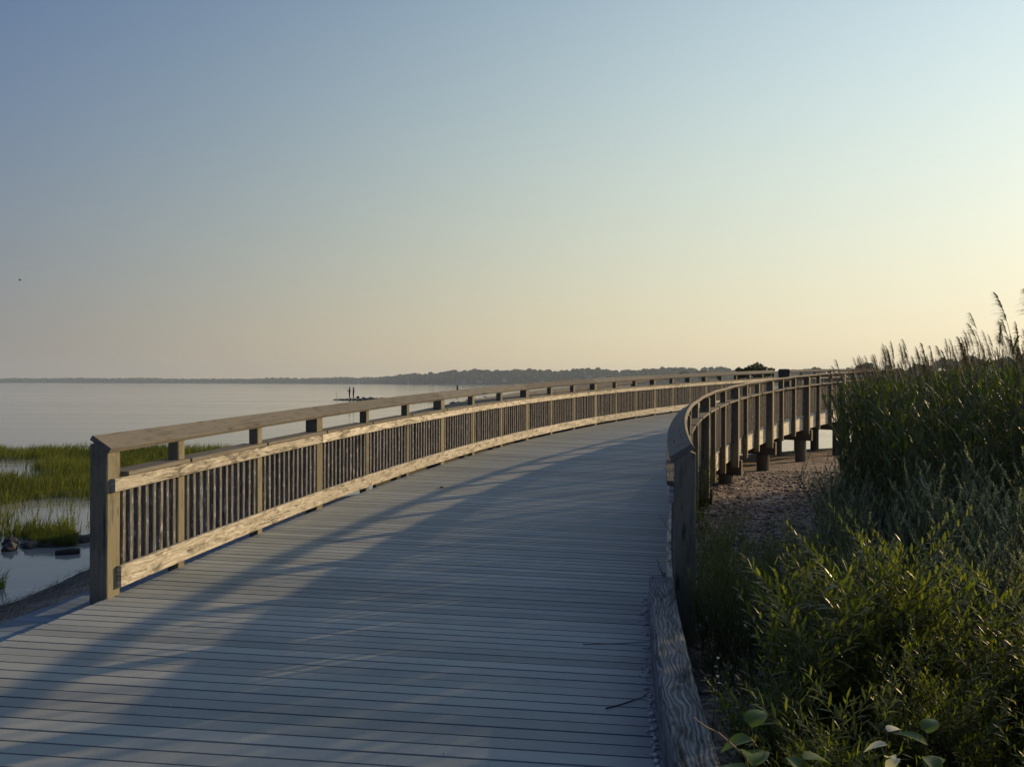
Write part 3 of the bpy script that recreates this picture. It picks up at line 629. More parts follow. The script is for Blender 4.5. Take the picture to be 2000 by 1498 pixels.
# ------------------------------------------------------------------ marsh grass on the left
def blades(pos, h, wd, lean, tint, segs=3):
    """pos (n,3) root; curved tapering blades"""
    n = len(pos); az = npr.uniform(0, 6.28, n); dx, dy = np.cos(az), np.sin(az)
    la = npr.uniform(0, 1, n) * lean + 0.05; lx, ly = dx * la + 0.10, dy * la
    # width direction: roughly across the view so blades keep their width
    wa = npr.uniform(-0.9, 0.9, n); wx, wy = np.cos(wa), np.sin(wa)
    V = np.zeros((n, 2 * segs + 1, 3)); 
    for i in range(segs):
        t = i / segs; ww = wd * (1 - t * 0.75) / 2; c = pos + np.stack([lx * h * t ** 1.8, ly * h * t ** 1.8, h * t * (1 - 0.15 * t * la)], 1)
        V[:, 2 * i] = c - np.stack([wx * ww, wy * ww, 0 * ww], 1); V[:, 2 * i + 1] = c + np.stack([wx * ww, wy * ww, 0 * ww], 1)
    V[:, -1] = pos + np.stack([lx * h, ly * h, h * (1 - 0.15 * la)], 1)
    b = (np.arange(n) * (2 * segs + 1))[:, None]
    F = []
    for i in range(segs - 1):
        F.append(np.concatenate([b + 2 * i, b + 2 * i + 1, b + 2 * i + 3], 1)); F.append(np.concatenate([b + 2 * i, b + 2 * i + 3, b + 2 * i + 2], 1))
    F.append(np.concatenate([b + 2 * segs - 2, b + 2 * segs - 1, b + 2 * segs], 1))
    nf = len(F); return V.reshape(-1, 3), np.concatenate(F), np.tile(tint, nf)
def pix_pos(px, py, z=WATER):
    Y = (EYE - z) * 1500 / (py - 748.5 + 0.0027 * (1000 - px)); return (px - 1000) / 1500 * Y, Y
def patch(px0, px1, py0, py1, n, edge=0.35, thr=-9):
    a = npr.uniform(0, 1, n); b = npr.uniform(0, 1, n); Ya = pix_pos((px0 + px1) / 2, py0)[1]; Yb = pix_pos((px0 + px1) / 2, py1)[1]
    Y = Yb + (Ya - Yb) * b; X = ((px0 + (px1 - px0) * a) - 1000) / 1500 * Y
    m = gnoise(X * 0.9 + 3, Y * 0.7) + gnoise(X * 2.1, Y * 2.3) * 0.5 > thr
    return X[m], Y[m]
def soft(t, a, b, w_): return np.clip((t - a) / w_ + 0.5, 0, 1) * np.clip((b - t) / w_ + 0.5, 0, 1)
def marsh_density(px, py, X, Y):
    q = gnoise(X * 0.55 + 2, Y * 0.5) * 12 + gnoise(X * 1.9, Y * 1.7 + 4) * 7; y_ = py + q * np.clip((py - 880) / 60, 0.15, 1); x_ = px + q * 4
    a = soft(y_, 878, 896, 6) * soft(x_, -400, 600, 80)
    b = soft(y_, 936, 972, 22) * soft(x_, -400, 260, 60) * 0.75 + soft(y_, 900, 940, 8) * soft(x_, 85, 420, 60) * 0.9
    c = soft(y_, 972, 1040, 30) * 0.03 + soft(y_, 985, 1050, 40) * soft(x_, -400, 20, 60) * 0.22
    d = soft(y_, 1034, 1056, 14) * soft(x_, 20, 100, 30) * 0.55 + soft(y_, 1030, 1056, 14) * soft(x_, 95, 125, 16) * 0.6 + soft(y_, 1055, 1150, 30) * soft(x_, -300, 4, 16) * 0.6
    return np.clip(a + b + c + d, 0, 1)
n = 340000; Ya = pix_pos(0, 882)[1]; Yb = pix_pos(0, 1150)[1]
Y = Yb + (Ya - Yb) * npr.uniform(0, 1, n) ** 1.25; PXX = npr.uniform(-170, 620, n); X = (PXX - 1000) / 1500 * Y; PY = 748.5 - 0.0027 * (1000 - PXX) + (EYE - WATER) * 1500 / Y
dn_ = marsh_density(PXX, PY, X, Y) * (0.15 + 1.1 * (gnoise(X * 2.3, Y * 2.1) > -0.1)) * 0.5
m_ = npr.uniform(0, 1, n) < dn_ * np.clip((40 / (1100 - np.clip(PY, 0, 1090)) + 0.25), 0.25, 0.6) * 1.4
X, Y, PY = X[m_], Y[m_], PY[m_]; H = np.interp(PY, [880, 960, 1050, 1150], [0.42, 0.38, 0.27, 0.28]); print('marsh', len(X))
pos = np.stack([X, Y, np.full(len(X), WATER - 0.05)], 1); H = H * npr.uniform(0.55, 1.25, len(X)) * (1 + 0.25 * gnoise(X * 0.5, Y * 0.5))
tint = np.clip(0.45 + 0.4 * gnoise(X * 0.35, Y * 0.3) + npr.uniform(-0.3, 0.3, len(X)), 0, 1)
V, F, T = blades(pos, H, 0.012 + 0.0004 * Y, 0.5, tint)
mg = np_mesh('marsh_grass', V, F, M['marsh'], tint=T); tag(mg, 'green marsh grass standing in the shallow water on the left', 'grass', kind='stuff')
# mud under the densest grass
# rocks at the edge of the marsh
def rock(px, py, w_, d_, h_, label, rz=0.0, grp='dark rocks in the shallows'):
    x, y = pix_pos(px, py); v, f = ICO3; k = 1 + 0.16 * np.sin(v[:, 0:1] * 4 + px) * np.cos(v[:, 1:2] * 5) + 0.10 * np.sin(v[:, 2:3] * 7 + v[:, 0:1] * 6) + npr.uniform(-0.03, 0.03, (len(v), 1))
    u = v * k * np.array([w_, d_, h_]); o = np_mesh('rock', u, f, M['rock'], smooth=True); o.location = (x, y, WATER + h_ * 0.25); o.rotation_euler = (0, 0, rz); tag(o, label, 'rock', grp); return o
rock(20, 1074, 0.10, 0.12, 0.10, 'small dark rounded rock nearest the left edge', 0.3)
rock(21, 1062, 0.09, 0.12, 0.09, 'dark rock behind the one nearest the left edge', 1.3)
rock(62, 1068, 0.12, 0.15, 0.09, 'brownish rock at the left end of the grassy hummock', 0.2)
rock(168, 1056, 0.16, 0.18, 0.09, 'dark rock partly behind the first railing post', 0.0)
rock(100, 1064, 0.42, 0.18, 0.07, 'long low dark hummock with grass growing on it', 0.15)
mb = MB(); x, y = pix_pos(110, 1083); x2, y2 = pix_pos(157, 1080)
tube(mb, [(x, y, WATER + 0.02), ((x + x2) / 2, (y + y2) / 2, WATER + 0.035), (x2, y2, WATER + 0.03)], [0.05, 0.055, 0.05], 10)
lg = mb.build('driftwood_log', M['dark_twig']); tag(lg, 'short dark log lying in the water below the grassy hummock', 'log')
X, Y = patch(62, 150, 1048, 1068, 2600); pos = np.stack([X, Y, np.full(len(X), WATER + 0.02)], 1)
V, F, T = blades(pos, npr.uniform(0.1, 0.2, len(X)), np.full(len(X), 0.012), 0.9, npr.uniform(0, 0.35, len(X)))
o = np_mesh('hummock_grass', V, F, M['marsh'], tint=T); tag(o, 'short dark grass tuft covering the low hummock by the rocks', 'grass', kind='stuff')
# wrack line of dead stems on the left shore
n = 5200; Yw = npr.uniform(3.5, 13, n); Xw = -3.6 - npr.uniform(0, 1, n) ** 0.8 * 2.9; Zw = ground_z(Xw, Yw) + 0.015; az = npr.normal(0.2, 0.5, n)
L = npr.uniform(0.05, 0.28, n); dx, dy = np.cos(az + 1.3) * L, np.sin(az + 1.3) * L; wv = 0.004
V = np.stack([np.stack([Xw, Yw, Zw], 1), np.stack([Xw + wv * 2, Yw, Zw], 1), np.stack([Xw + dx + wv, Yw + dy, Zw + npr.uniform(-0.02, 0.04, n)], 1)], 1).reshape(-1, 3)
M['wrack'] = leaf_mat('dead_wrack', (0.03, 0.025, 0.02), (0.26, 0.24, 0.20), 0.0, 0.9)
o = np_mesh('wrack_line', V, np.arange(3 * n).reshape(-1, 3), M['wrack'], tint=npr.uniform(0, 1, n) ** 2); tag(o, 'dark wrack of dead stems along the water edge at the left', 'wrack', kind='stuff')

# ------------------------------------------------------------------ rock jetty, anglers, birds
def jetty(name, x0, x1, Yd0, Yd1, label, hgt, n):
    items = []
    for i in range(n):
        t = i / (n - 1); Y = Yd0 + (Yd1 - Yd0) * t; x = px2(x0 + (x1 - x0) * t, Y); h_ = hgt * (0.25 + 0.75 * min(1, t * 3)) * rnd.uniform(0.6, 1.25)
        for q in range(3): items.append((x + rnd.uniform(-0.3, 0.3), Y + rnd.uniform(-1.3, 1.3), WATER + rnd.uniform(-0.1, 0.05), rnd.uniform(0.3, 0.6), rnd.uniform(0.3, 0.6), h_ * rnd.uniform(0.7, 1.2)))
    V, F, T = blobs(items, ICO1, 0.2); o = np_mesh(name, V, F, M['rock']); tag(o, label, 'jetty'); return o
jetty('rock_jetty', 658, 850, 124, 118, 'low dark line of jetty rocks running out under the two anglers', 0.42, 46)
jetty('rock_jetty', 882, 990, 104, 96, 'dark line of rocks showing through the gap under the railing cap', 0.5, 34)

def person(px, Yd, zfoot, pose, label, scale=1.0):
    """one skinned body with a face, hands closed; small in the picture"""
    me = bpy.data.meshes.new('person'); vs, es, rs = [], [], []
    def add(p, r, par=None):
        vs.append(p); rs.append(r)
        if par is not None: es.append((par, len(vs) - 1))
        return len(vs) - 1
    st = pose == 'sit'
    hip = add((0, 0, 0.92 if not st else 0.48), 0.135); ch = add((0, 0.02, hip and 0 or (1.22 if not st else 0.80)), 0.15, hip); sh = add((0, 0.0, 1.40 if not st else 0.99), 0.135, ch)
    nk = add((0, 0, 1.52 if not st else 1.10), 0.055, sh); hd = add((-0.02, 0, 1.62 if not st else 1.20), 0.095, nk); add((-0.02, 0, 1.72 if not st else 1.29), 0.075, hd)
    for sgn in (-1, 1):
        if not st:
            k = add((-0.03 + 0.02 * sgn, 0.10 * sgn, 0.50), 0.065, hip); a = add((0.0, 0.11 * sgn, 0.09), 0.045, k); add((-0.16, 0.12 * sgn, 0.03), 0.035, a)
        else:
            k = add((-0.42, 0.13 * sgn, 0.50), 0.075, hip); a = add((-0.44, 0.13 * sgn, 0.09), 0.045, k); add((-0.6, 0.13 * sgn, 0.03), 0.035, a)
        s2 = add((0, 0.20 * sgn, (1.38 if not st else 0.96)), 0.06, sh); z_ = 1.38 if not st else 0.96
        if pose == 'stand': e = add((0.02, 0.25 * sgn, z_ - 0.30), 0.045, s2); h_ = add((-0.10, 0.20 * sgn, z_ - 0.52), 0.032, e); add((-0.15, 0.17 * sgn, z_ - 0.58), 0.02, h_)
        else: e = add((-0.08, 0.23 * sgn, z_ - 0.27), 0.045, s2); h_ = add((-0.32, 0.09 * sgn, z_ - 0.24 + 0.05 * sgn), 0.032, e); add((-0.40, 0.07 * sgn, z_ - 0.22 + 0.05 * sgn), 0.022, h_)
    me.from_pydata(vs, es, []); me.materials.append(M['cloth']); o = bpy.data.objects.new('person', me); col.objects.link(o)
    mo = o.modifiers.new('skin', 'SKIN'); sv_ = me.skin_vertices[0].data
    for i, r in enumerate(rs): sv_[i].radius = (r, r)
    sv_[0].use_root = True; o.modifiers.new('sub', 'SUBSURF').levels = 2; o.modifiers['sub'].render_levels = 2
    o.location = (px2(px, Yd), Yd, zfoot); o.scale = (scale,) * 3; tag(o, label, 'person')
    top = 1.66 if not st else 1.24; mb = MB(); v, f = ICO2
    for q in f: mb.face([(v[i][0] * 0.105 + 0.0, v[i][1] * 0.1, max(-0.02, v[i][2]) * 0.13 + top) for i in q])
    hr = mb.build('hair', M['feather_dark'], o); fc = MB()
    for q in f: fc.face([(v[i][0] * 0.05 - 0.085, v[i][1] * 0.065, v[i][2] * 0.085 + top - 0.04) for i in q])
    fc.build('face', M['skin'], o)
    return o
def rod(name, p0, p1, label):
    mb = MB(); a, b = Vector(p0), Vector(p1); mid = (a + b) / 2 + Vector((0, 0, 0.08)); tube(mb, [a, mid, b], [0.03, 0.022, 0.012], 5)
    o = mb.build(name, M['dark_twig'], loc=p0); tag(o, label, 'fishing rod'); return o
YF = 124.0
person(683, YF, WATER + 0.22, 'hold', 'left of the two anglers standing on the jetty, arms forward holding a rod', 1.04)
person(690.5, YF, WATER + 0.22, 'stand', 'right of the two people standing on the jetty, arms down', 1.02)
rod('fishing_rod', (px2(680, YF), YF, WATER + 1.55), (px2(670, YF), YF, WATER + 2.25), 'thin rod held out by the left angler on the jetty')
rod('fishing_rod', (px2(658.5, YF), YF, WATER + 0.15), (px2(656, YF), YF, WATER + 1.5), 'thin rod propped at the outer tip of the jetty')
rod('fishing_rod', (px2(848, 104), 104, WATER + 0.2), (px2(845.5, 104), 104, WATER + 2.5), 'thin upright rod showing just above the railing cap')
person(893.5, 100, WATER + 0.62, 'stand', 'lone dark figure standing beyond the railing cap, only the upper body clear', 1.02)
mb = MB()
for q in ICO2[1]: mb.face([(ICO2[0][i][0] * 0.28, ICO2[0][i][1] * 0.2, ICO2[0][i][2] * 0.22) for i in q])
o = mb.build('duffel_bag', M['cloth']); o.location = (px2(699, YF), YF, WATER + 0.38); tag(o, 'dark rounded bag lying on the jetty rocks right of the two anglers', 'bag')
def gull(loc, rz, label, m, flying=False):
    root = MB()
    v, f = ICO2
    for q in f: root.face([(v[i][0] * 0.22, v[i][1] * 0.08, v[i][2] * 0.09 + 0.2 + v[i][0] * 0.04) for i in q])
    for q in f: root.face([(v[i][0] * 0.06 + 0.22, v[i][1] * 0.045, v[i][2] * 0.05 + 0.3) for i in q])
    root.face([(0.27, 0, 0.31), (0.34, 0.01, 0.29), (0.27, 0.01, 0.27)]); root.face([(-0.18, 0.03, 0.19), (-0.36, 0.02, 0.2), (-0.36, -0.02, 0.2), (-0.18, -0.03, 0.19)])
    o = root.build('bird', m); o.location = loc; o.rotation_euler = (0, 0, rz); tag(o, label, 'bird')
    if flying:
        for sgn in (-1, 1):
            wg = MB(); wg.face([(0.10, 0.05 * sgn, 0.24), (-0.08, 0.05 * sgn, 0.24), (-0.06, 0.32 * sgn, 0.42), (0.08, 0.32 * sgn, 0.42)][::sgn]); wg.face([(0.08, 0.32 * sgn, 0.42), (-0.06, 0.32 * sgn, 0.42), (-0.12, 0.68 * sgn, 0.33)][::sgn]); wg.build('wing', m, o)
    else:
        for sgn in (-1, 1): lg_ = MB(); tube(lg_, [(0, 0.03 * sgn, 0.0), (0, 0.03 * sgn, 0.13)], 0.008, 5); lg_.build('leg', M['dark_twig'], o)
    return o
gull((px2(948.5, 99), 99, WATER + 0.75), R(180), 'white gull standing on the rocks seen through the railing gap', M['gull'])
gull((px2(38, 150), 150, EYE + 197 / 1500 * 150), R(20), 'tiny dark bird flying alone in the sky at the far left', M['feather_dark'], True)

# ------------------------------------------------------------------ timber kerb, twigs, litter on the deck
mb = MB()
sweep(mb, [(-0.165, 0.006), (-0.012, 0.006), (-0.010, 0.222), (-0.03, 0.232), (-0.148, 0.234), (-0.165, 0.218)], -8.5, 0.30, DECK_W, 1, lambda s: 0.0 + 0.004 * math.sin(s * 5), 0.12, jit=0.003)
kb = mb.build('timber_kerb', M['curb'], loc=tuple(P(-3, DECK_W, 0))); tag(kb, 'cracked grey timber lying along the right edge of the deck before the railing', 'kerb')
def twig(p, L_, a, label, m=M['dark_twig'], r=0.003, name='twig'):
    mb = MB(); pts = [(p[0] + math.cos(a) * L_ * t + 0.006 * math.sin(t * 7), p[1] + math.sin(a) * L_ * t + 0.008 * math.cos(t * 5), p[2] + r) for t in (0, .25, .5, .75, 1)]
    tube(mb, pts, [r, r, r * .9, r * .7, r * .4], 6); o = mb.build(name, m, loc=pts[0]); tag(o, label, 'twig'); return o
def deckpt(px, py): Y = EYE * 1500 / (py - 748.5); return ((px - 1000) / 1500 * Y, Y, 0.001)
a = deckpt(1185, 1385); b = deckpt(1264, 1358); twig(a, math.hypot(a[0] - b[0], a[1] - b[1]), math.atan2(b[1] - a[1], b[0] - a[0]), 'short dark twig lying near the kerb, nearest the camera')
a = deckpt(1140, 1259); b = deckpt(1275, 1252); twig(a, math.hypot(a[0] - b[0], a[1] - b[1]), math.atan2(b[1] - a[1], b[0] - a[0]), 'long thin straw lying across the boards beside the kerb', r=0.002)
mb = MB(); v, f = ICO1
for q in f: mb.face([(v[i][0] * 0.035, v[i][1] * 0.025, v[i][2] * 0.018) for i in q])
o = mb.build('dry_leaf', M['twig']); p = deckpt(864, 953); p = P(1.9, 1.55, zd(1.9) + 0.015); o.location = ((864 - 1000) / 1500 * 9.9, 9.9, 0.16 ); tag(o, 'small curled dry leaf alone in the middle of the deck', 'leaf')
items = []
for i in range(260):
    s = rnd.uniform(-4.5, 0.6); p = P(s, DECK_W - 0.175 - abs(rnd.gauss(0, 0.02))); r = rnd.uniform(0.003, 0.010); items.append((p.x, p.y, zd(s) + r * .5 + 0.001, r * 1.4, r, r * .6))
for i in range(120):
    s = rnd.uniform(-5, 9); p = P(s, rnd.uniform(0.1, DECK_W - 0.2)); r = rnd.uniform(0.002, 0.0045); items.append((p.x, p.y, zd(s) + r * .5 + 0.001, r * 1.5, r, r * .6))
V, F, T = blobs(items, ICO1, 0.3); o = np_mesh('shell_grit', V, F, M['shell']); tag(o, 'crumbs of shell and grit scattered on the boards and along the kerb', 'grit', kind='stuff')

# pebbles on the shore at right
items = []
for i in range(6500):
    Y = rnd.uniform(4.2, 17); X = rnd.uniform(0.22, 0.44) * Y + rnd.uniform(-0.3, 0.6); z = float(ground_z(X, Y)) if i % 1 == 0 else 0
    r = rnd.uniform(0.007, 0.02) * (1 if rnd.random() < 0.85 else 2.1); items.append((X, Y, z + r * 0.3, r * rnd.uniform(1, 1.5), r, r * 0.6))
V, F, T = blobs(items, ICO1, 0.25)
w = N('pebbles'); at = w.n('Attribute', attribute_name='tint'); w.put(w.p.inputs['Base Color'], w.ramp(at.outputs['Fac'], [(0.0, (0.13, 0.10, 0.085)), (0.5, (0.34, 0.28, 0.25)), (0.85, (0.50, 0.45, 0.41)), (1.0, (0.75, 0.72, 0.68))])); w.p.inputs['Roughness'].default_value = 0.8
T2 = np.repeat(npr.uniform(0, 1, len(items)), len(ICO1[1])); T2 = np.where(T2 > 0.985, 1.0, T2 * 0.8)
o = np_mesh('pebbles', V, F, w.m, tint=T2); tag(o, 'loose pebbles covering the shore beside the right railing', 'pebbles', kind='stuff')

# ------------------------------------------------------------------ plants
def orth(d):
    up = Vector((0, 0, 1)) if abs(d.z) < 0.95 else Vector((1, 0, 0)); a = d.cross(up).normalized(); return a, a.cross(d).normalized()
class Plant:
    def __init__(s): s.V = []; s.F = []; s.T = []; s.stem = MB(); s.SV = []; s.SF = []; s.ST = []
    def leaf(s, p, d, L, w_, droop, tint, seed=False, fold=0.25):
        """lance-shaped leaf: 3 stations, folded on its midrib"""
        side, up = orth(d); VV, FF, TT = (s.SV, s.SF, s.ST) if seed else (s.V, s.F, s.T)
        b = len(VV); st = ((0, 0.1), (0.08, 0.6), (0.22, 0.95), (0.4, 1.0), (0.6, 0.82), (0.8, 0.45), (1.0, 0.0)) if w_ > 0.02 else ((0, 0.15), (0.3, 1.0), (0.65, 0.8), (1.0, 0.0))
        for t, ww in st:
            c = p + d * (L * t) + Vector((0, 0, -droop * L * t * t)); h_ = w_ * ww / 2; lift = up * h_ * fold
            VV += [c - side * h_ + lift, c, c + side * h_ + lift]
        for i in range(len(st) - 1):
            a = b + 3 * i; FF += [(a, a + 1, a + 4, a + 3), (a + 1, a + 2, a + 5, a + 4)]; TT += [tint, tint * 0.9]
    def shoot(s, p, d, L, n, ll, lw, ang, droop, curve=0.0, r=0.003, seedtop=0, t0=0.1, lean=None, tb=(0.0, 1.0), whorl=1):
        pts = []; q = Vector(p); dd = Vector(d).normalized(); k = 6; st = L / k
        for i in range(k + 1): pts.append(q.copy()); q += dd * st; dd = (dd + Vector((rnd.uniform(-.06, .06), rnd.uniform(-.06, .06), curve))).normalized()
        tube(s.stem, pts, [r * (1 - 0.75 * i / k) for i in range(k + 1)], 4, capend=False)
        for i in range(n):
            t = t0 + (1 - t0) * (i + rnd.random() * 0.5) / n; j = min(k - 1, int(t * k)); c = pts[j].lerp(pts[j + 1], t * k - j); ax = (pts[j + 1] - pts[j]).normalized(); e1, e2 = orth(ax)
            for wv_ in range(whorl):
                a = i * 2.4 + wv_ * 6.28 / whorl + rnd.uniform(-.3, .3); an = ang * (1 - 0.45 * t) * rnd.uniform(0.8, 1.2); ld = (ax * math.cos(an) + (e1 * math.cos(a) + e2 * math.sin(a)) * math.sin(an)).normalized()
                sz = (1 - 0.5 * t) * rnd.uniform(0.75, 1.15) if t > 0.5 else rnd.uniform(0.7, 1.1)
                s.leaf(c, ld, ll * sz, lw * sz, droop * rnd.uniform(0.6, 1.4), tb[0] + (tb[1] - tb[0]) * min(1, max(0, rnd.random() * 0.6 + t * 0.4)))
        for i in range(seedtop):
            t = 0.72 + 0.28 * i / max(1, seedtop); j = min(k - 1, int(t * k)); c = pts[j].lerp(pts[j + 1], t * k - j); ax = (pts[j + 1] - pts[j]).normalized(); e1, e2 = orth(ax); a = i * 2.4
            ld = (ax * 0.75 + (e1 * math.cos(a) + e2 * math.sin(a)) * 0.65).normalized(); s.leaf(c, ld, 0.018, 0.008, 0.1, rnd.random(), True)
        return pts
    def build(s, name, leafm, label, cat, group, stemm=None, seedm=None, seedname='seed_head'):
        root = empty(name); tag(root, label, cat, group)
        s.stem.build('stem', stemm or M['stem'], root)
        np_mesh('leaves', [tuple(v) for v in s.V], s.F, leafm, root, s.T)
        if s.SF: np_mesh(seedname, [tuple(v) for v in s.SV], s.SF, seedm or M['seed'], root, s.ST)
        return root
def copy_tree(o, parent=None):
    c = o.copy(); col.objects.link(c)
    if parent: c.parent = parent
    for ch in [q for q in bpy.data.objects if q.parent == o]: copy_tree(ch, c)
    return c
def place(protos, spots, labels, scale_j=0.15):
    used = set()
    for i, sp_ in enumerate(spots):
        x, y, sc_ = sp_[:3]; z = sp_[3] if len(sp_) > 3 else float(ground_z(x, y)); pr = protos[i % len(protos)]
        o = pr if pr.name not in used else copy_tree(pr)
        used.add(pr.name); o.location = (x, y, z); o.rotation_euler = (0, 0, rnd.uniform(0, 6.28)); k = sc_ * rnd.uniform(1 - scale_j, 1 + scale_j) ; o.scale = (k, k, k * rnd.uniform(0.95, 1.08))
        o['label'] = labels[i]

# bright narrow-leaved shrubs at bottom right
def bright_bush(big=False):
    p = Plant(); kl = 1.55 if big else 1.0
    for i in range(13 if big else 19):
        a = rnd.uniform(0, 6.28); tl = rnd.uniform(0.05, 0.75); d = Vector((math.cos(a) * tl, math.sin(a) * tl, 1)); L = rnd.uniform(0.5, 0.85)
        pts = p.shoot((rnd.uniform(-.06, .06), rnd.uniform(-.06, .06), 0), d, L, 30 if big else 36, 0.085 * kl, 0.0135 * kl, 0.95, 0.2, 0.02, 0.0035, t0=0.15)
        for k in range(9):
            j = 1 + k % 5; a2 = rnd.uniform(0, 6.28); dd = Vector((math.cos(a2) * 0.8, math.sin(a2) * 0.8, 0.7)); p.shoot(pts[j], dd, rnd.uniform(0.16, 0.34), 14 if big else 24, 0.062 * kl, 0.011 * kl, 0.85, 0.15, 0.05, 0.002)
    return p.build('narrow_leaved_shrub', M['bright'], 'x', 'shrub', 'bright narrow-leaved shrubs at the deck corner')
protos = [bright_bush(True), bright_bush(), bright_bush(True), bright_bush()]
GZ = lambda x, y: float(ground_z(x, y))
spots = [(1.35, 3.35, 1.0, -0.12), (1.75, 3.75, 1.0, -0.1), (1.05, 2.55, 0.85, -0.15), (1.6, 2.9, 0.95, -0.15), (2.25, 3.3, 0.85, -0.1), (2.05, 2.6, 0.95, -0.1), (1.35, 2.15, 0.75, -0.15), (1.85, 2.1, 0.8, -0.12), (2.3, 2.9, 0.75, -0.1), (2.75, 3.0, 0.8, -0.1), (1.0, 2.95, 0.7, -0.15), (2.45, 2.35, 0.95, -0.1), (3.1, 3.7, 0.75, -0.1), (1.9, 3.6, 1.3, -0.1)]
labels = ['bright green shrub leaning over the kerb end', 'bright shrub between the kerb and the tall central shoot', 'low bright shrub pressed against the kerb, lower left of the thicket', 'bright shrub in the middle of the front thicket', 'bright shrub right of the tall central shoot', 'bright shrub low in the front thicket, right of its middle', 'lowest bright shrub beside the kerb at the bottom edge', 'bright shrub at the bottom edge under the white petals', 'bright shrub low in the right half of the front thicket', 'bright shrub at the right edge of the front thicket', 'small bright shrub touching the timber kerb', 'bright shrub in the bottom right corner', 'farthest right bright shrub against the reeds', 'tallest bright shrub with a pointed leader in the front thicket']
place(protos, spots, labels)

# grey green mugwort shrubs with pale tips
def mug_bush():
    p = Plant()
    for i in range(32):
        a = rnd.uniform(0, 6.28); tl = rnd.uniform(0.05, 0.8); d = Vector((math.cos(a) * tl - 0.06, math.sin(a) * tl, 1)); L = rnd.uniform(0.65, 1.12)
        pts = p.shoot((rnd.uniform(-.15, .15), rnd.uniform(-.15, .15), 0), d, L, 38, 0.07, 0.011, 0.7, 0.1, 0.015, 0.0035, seedtop=0, t0=0.08)
        for k in range(9):
            j = 1 + k % 5; a2 = rnd.uniform(0, 6.28); dd = Vector((math.cos(a2) * 0.6, math.sin(a2) * 0.6, 1)); p.shoot(pts[j], dd, rnd.uniform(0.2, 0.4), 18, 0.055, 0.009, 0.6, 0.05, 0.05, 0.002, seedtop=14)
    return p.build('grey_green_shrub', M['mug'], 'x', 'shrub', 'grey-green shrubs beside the pebbles')
protos = [mug_bush() for _ in range(3)]
spots = [(2.55, 6.0, 0.74), (3.0, 6.7, 0.86), (2.3, 5.1, 0.7), (2.95, 5.5, 1.0), (3.6, 6.1, 1.05), (2.5, 4.4, 0.85), (3.2, 4.9, 1.05), (3.9, 5.4, 1.1), (3.35, 7.5, 0.95), (4.0, 7.1, 1.05), (4.3, 4.7, 1.1), (3.75, 8.6, 0.9), (3.0, 4.2, 0.95), (2.05, 4.6, 0.52)]
labels = ['grey-green shrub nearest the pebbles at mid height', 'grey-green shrub behind the one nearest the pebbles', 'low grey-green shrub at the front edge of the pebbles', 'full grey-green shrub in the middle of its stand', 'grey-green shrub before the reeds, right of the middle', 'grey-green shrub just behind the bright thicket', 'grey-green shrub with many pale tips left of the dark gap', 'grey-green shrub merging into the reeds at right', 'upper grey-green shrub beside the railing foot', 'upper grey-green shrub under the left reeds', 'grey-green shrub at the right frame side', 'farthest grey-green shrub near the bridge piles', 'grey-green shrub behind the tallest bright shrub', 'smallest grey-green shrub at the pebble edge']
place(protos, spots, labels)

# feathery upright weeds by the end post
def weed():
    p = Plant()
    for i in range(10):
        a = rnd.uniform(0, 6.28); tl = rnd.uniform(0.0, 0.4); d = Vector((math.cos(a) * tl, math.sin(a) * tl, 1)); L = rnd.uniform(0.5, 0.8)
        pts = p.shoot((rnd.uniform(-.07, .07), rnd.uniform(-.07, .07), 0), d, L, 40, 0.06, 0.0065, 0.9, 0.1, 0.02, 0.0022, t0=0.05)
        for k in range(9):
            j = 1 + k % 5; a2 = rnd.uniform(0, 6.28); dd = Vector((math.cos(a2) * 0.7, math.sin(a2) * 0.7, 1)); p.shoot(pts[j], dd, rnd.uniform(0.1, 0.26), 18, 0.036, 0.0048, 0.8, 0.05, 0.02, 0.0014)
    return p.build('feathery_weed', M['feather'], 'x', 'weed', 'feathery weeds around the right end post')
protos = [weed() for _ in range(3)]
spots = [(1.30, 4.75, 1.0, -0.1), (1.45, 5.0, 1.0, -0.1), (1.62, 4.5, 0.95, -0.1), (1.22, 4.35, 0.8, -0.12), (1.85, 4.8, 1.0, -0.1), (1.55, 5.6, 1.0, -0.1), (2.1, 4.5, 0.95, -0.1), (1.45, 4.1, 0.8, -0.12), (2.3, 5.3, 0.9, -0.1), (1.95, 8.1, 1.1, -0.1), (1.38, 4.4, 0.9, -0.1), (1.75, 5.2, 1.0, -0.1), (1.65, 4.9, 1.0, -0.1), (2.05, 5.0, 0.9, -0.1), (1.3, 5.2, 0.9, -0.1), (1.7, 4.2, 0.85, -0.1), (1.17, 4.62, 0.7, -0.1), (1.25, 4.55, 0.85, -0.1), (1.8, 5.7, 0.65), (2.15, 5.9, 0.6), (1.75, 6.5, 0.6), (2.3, 6.8, 0.6), (2.0, 5.4, 0.7)]
labels = ['feathery weed against the right end post', 'feathery weed just behind the right end post', 'feathery weed two hands right of the end post', 'low feathery weed at the end of the timber kerb', 'tall feathery weed alone before the pebbles', 'feathery weed beside the second railing post', 'thin feathery weed at the right of the weed group', 'low feathery weed between kerb and pebbles', 'sparse feathery weed standing in the pebbles', 'tall feathery weed growing up a big post of the right railing', 'feathery weed squeezed between the end post and the kerb end', 'feathery weed in the second row behind the end post', 'middle feathery weed of the group by the end post', 'feathery weed at the far right edge of the weed group', 'feathery weed right behind the foot of the end post', 'feathery weed in front of the weed group, nearest the bright shrubs', 'low feathery weed at the foot of the right end post, kerb side', 'feathery weed hiding the foot of the right end post', 'feathery weed out on the pebbles behind the weed group', 'feathery weed on the pebbles next to the grey-green shrubs', 'feathery weed on the pebbles near the third railing post', 'farthest feathery weed on the open pebbles', 'feathery weed on the pebbles just past the weed group']
place(protos, spots, labels)
p = Plant()
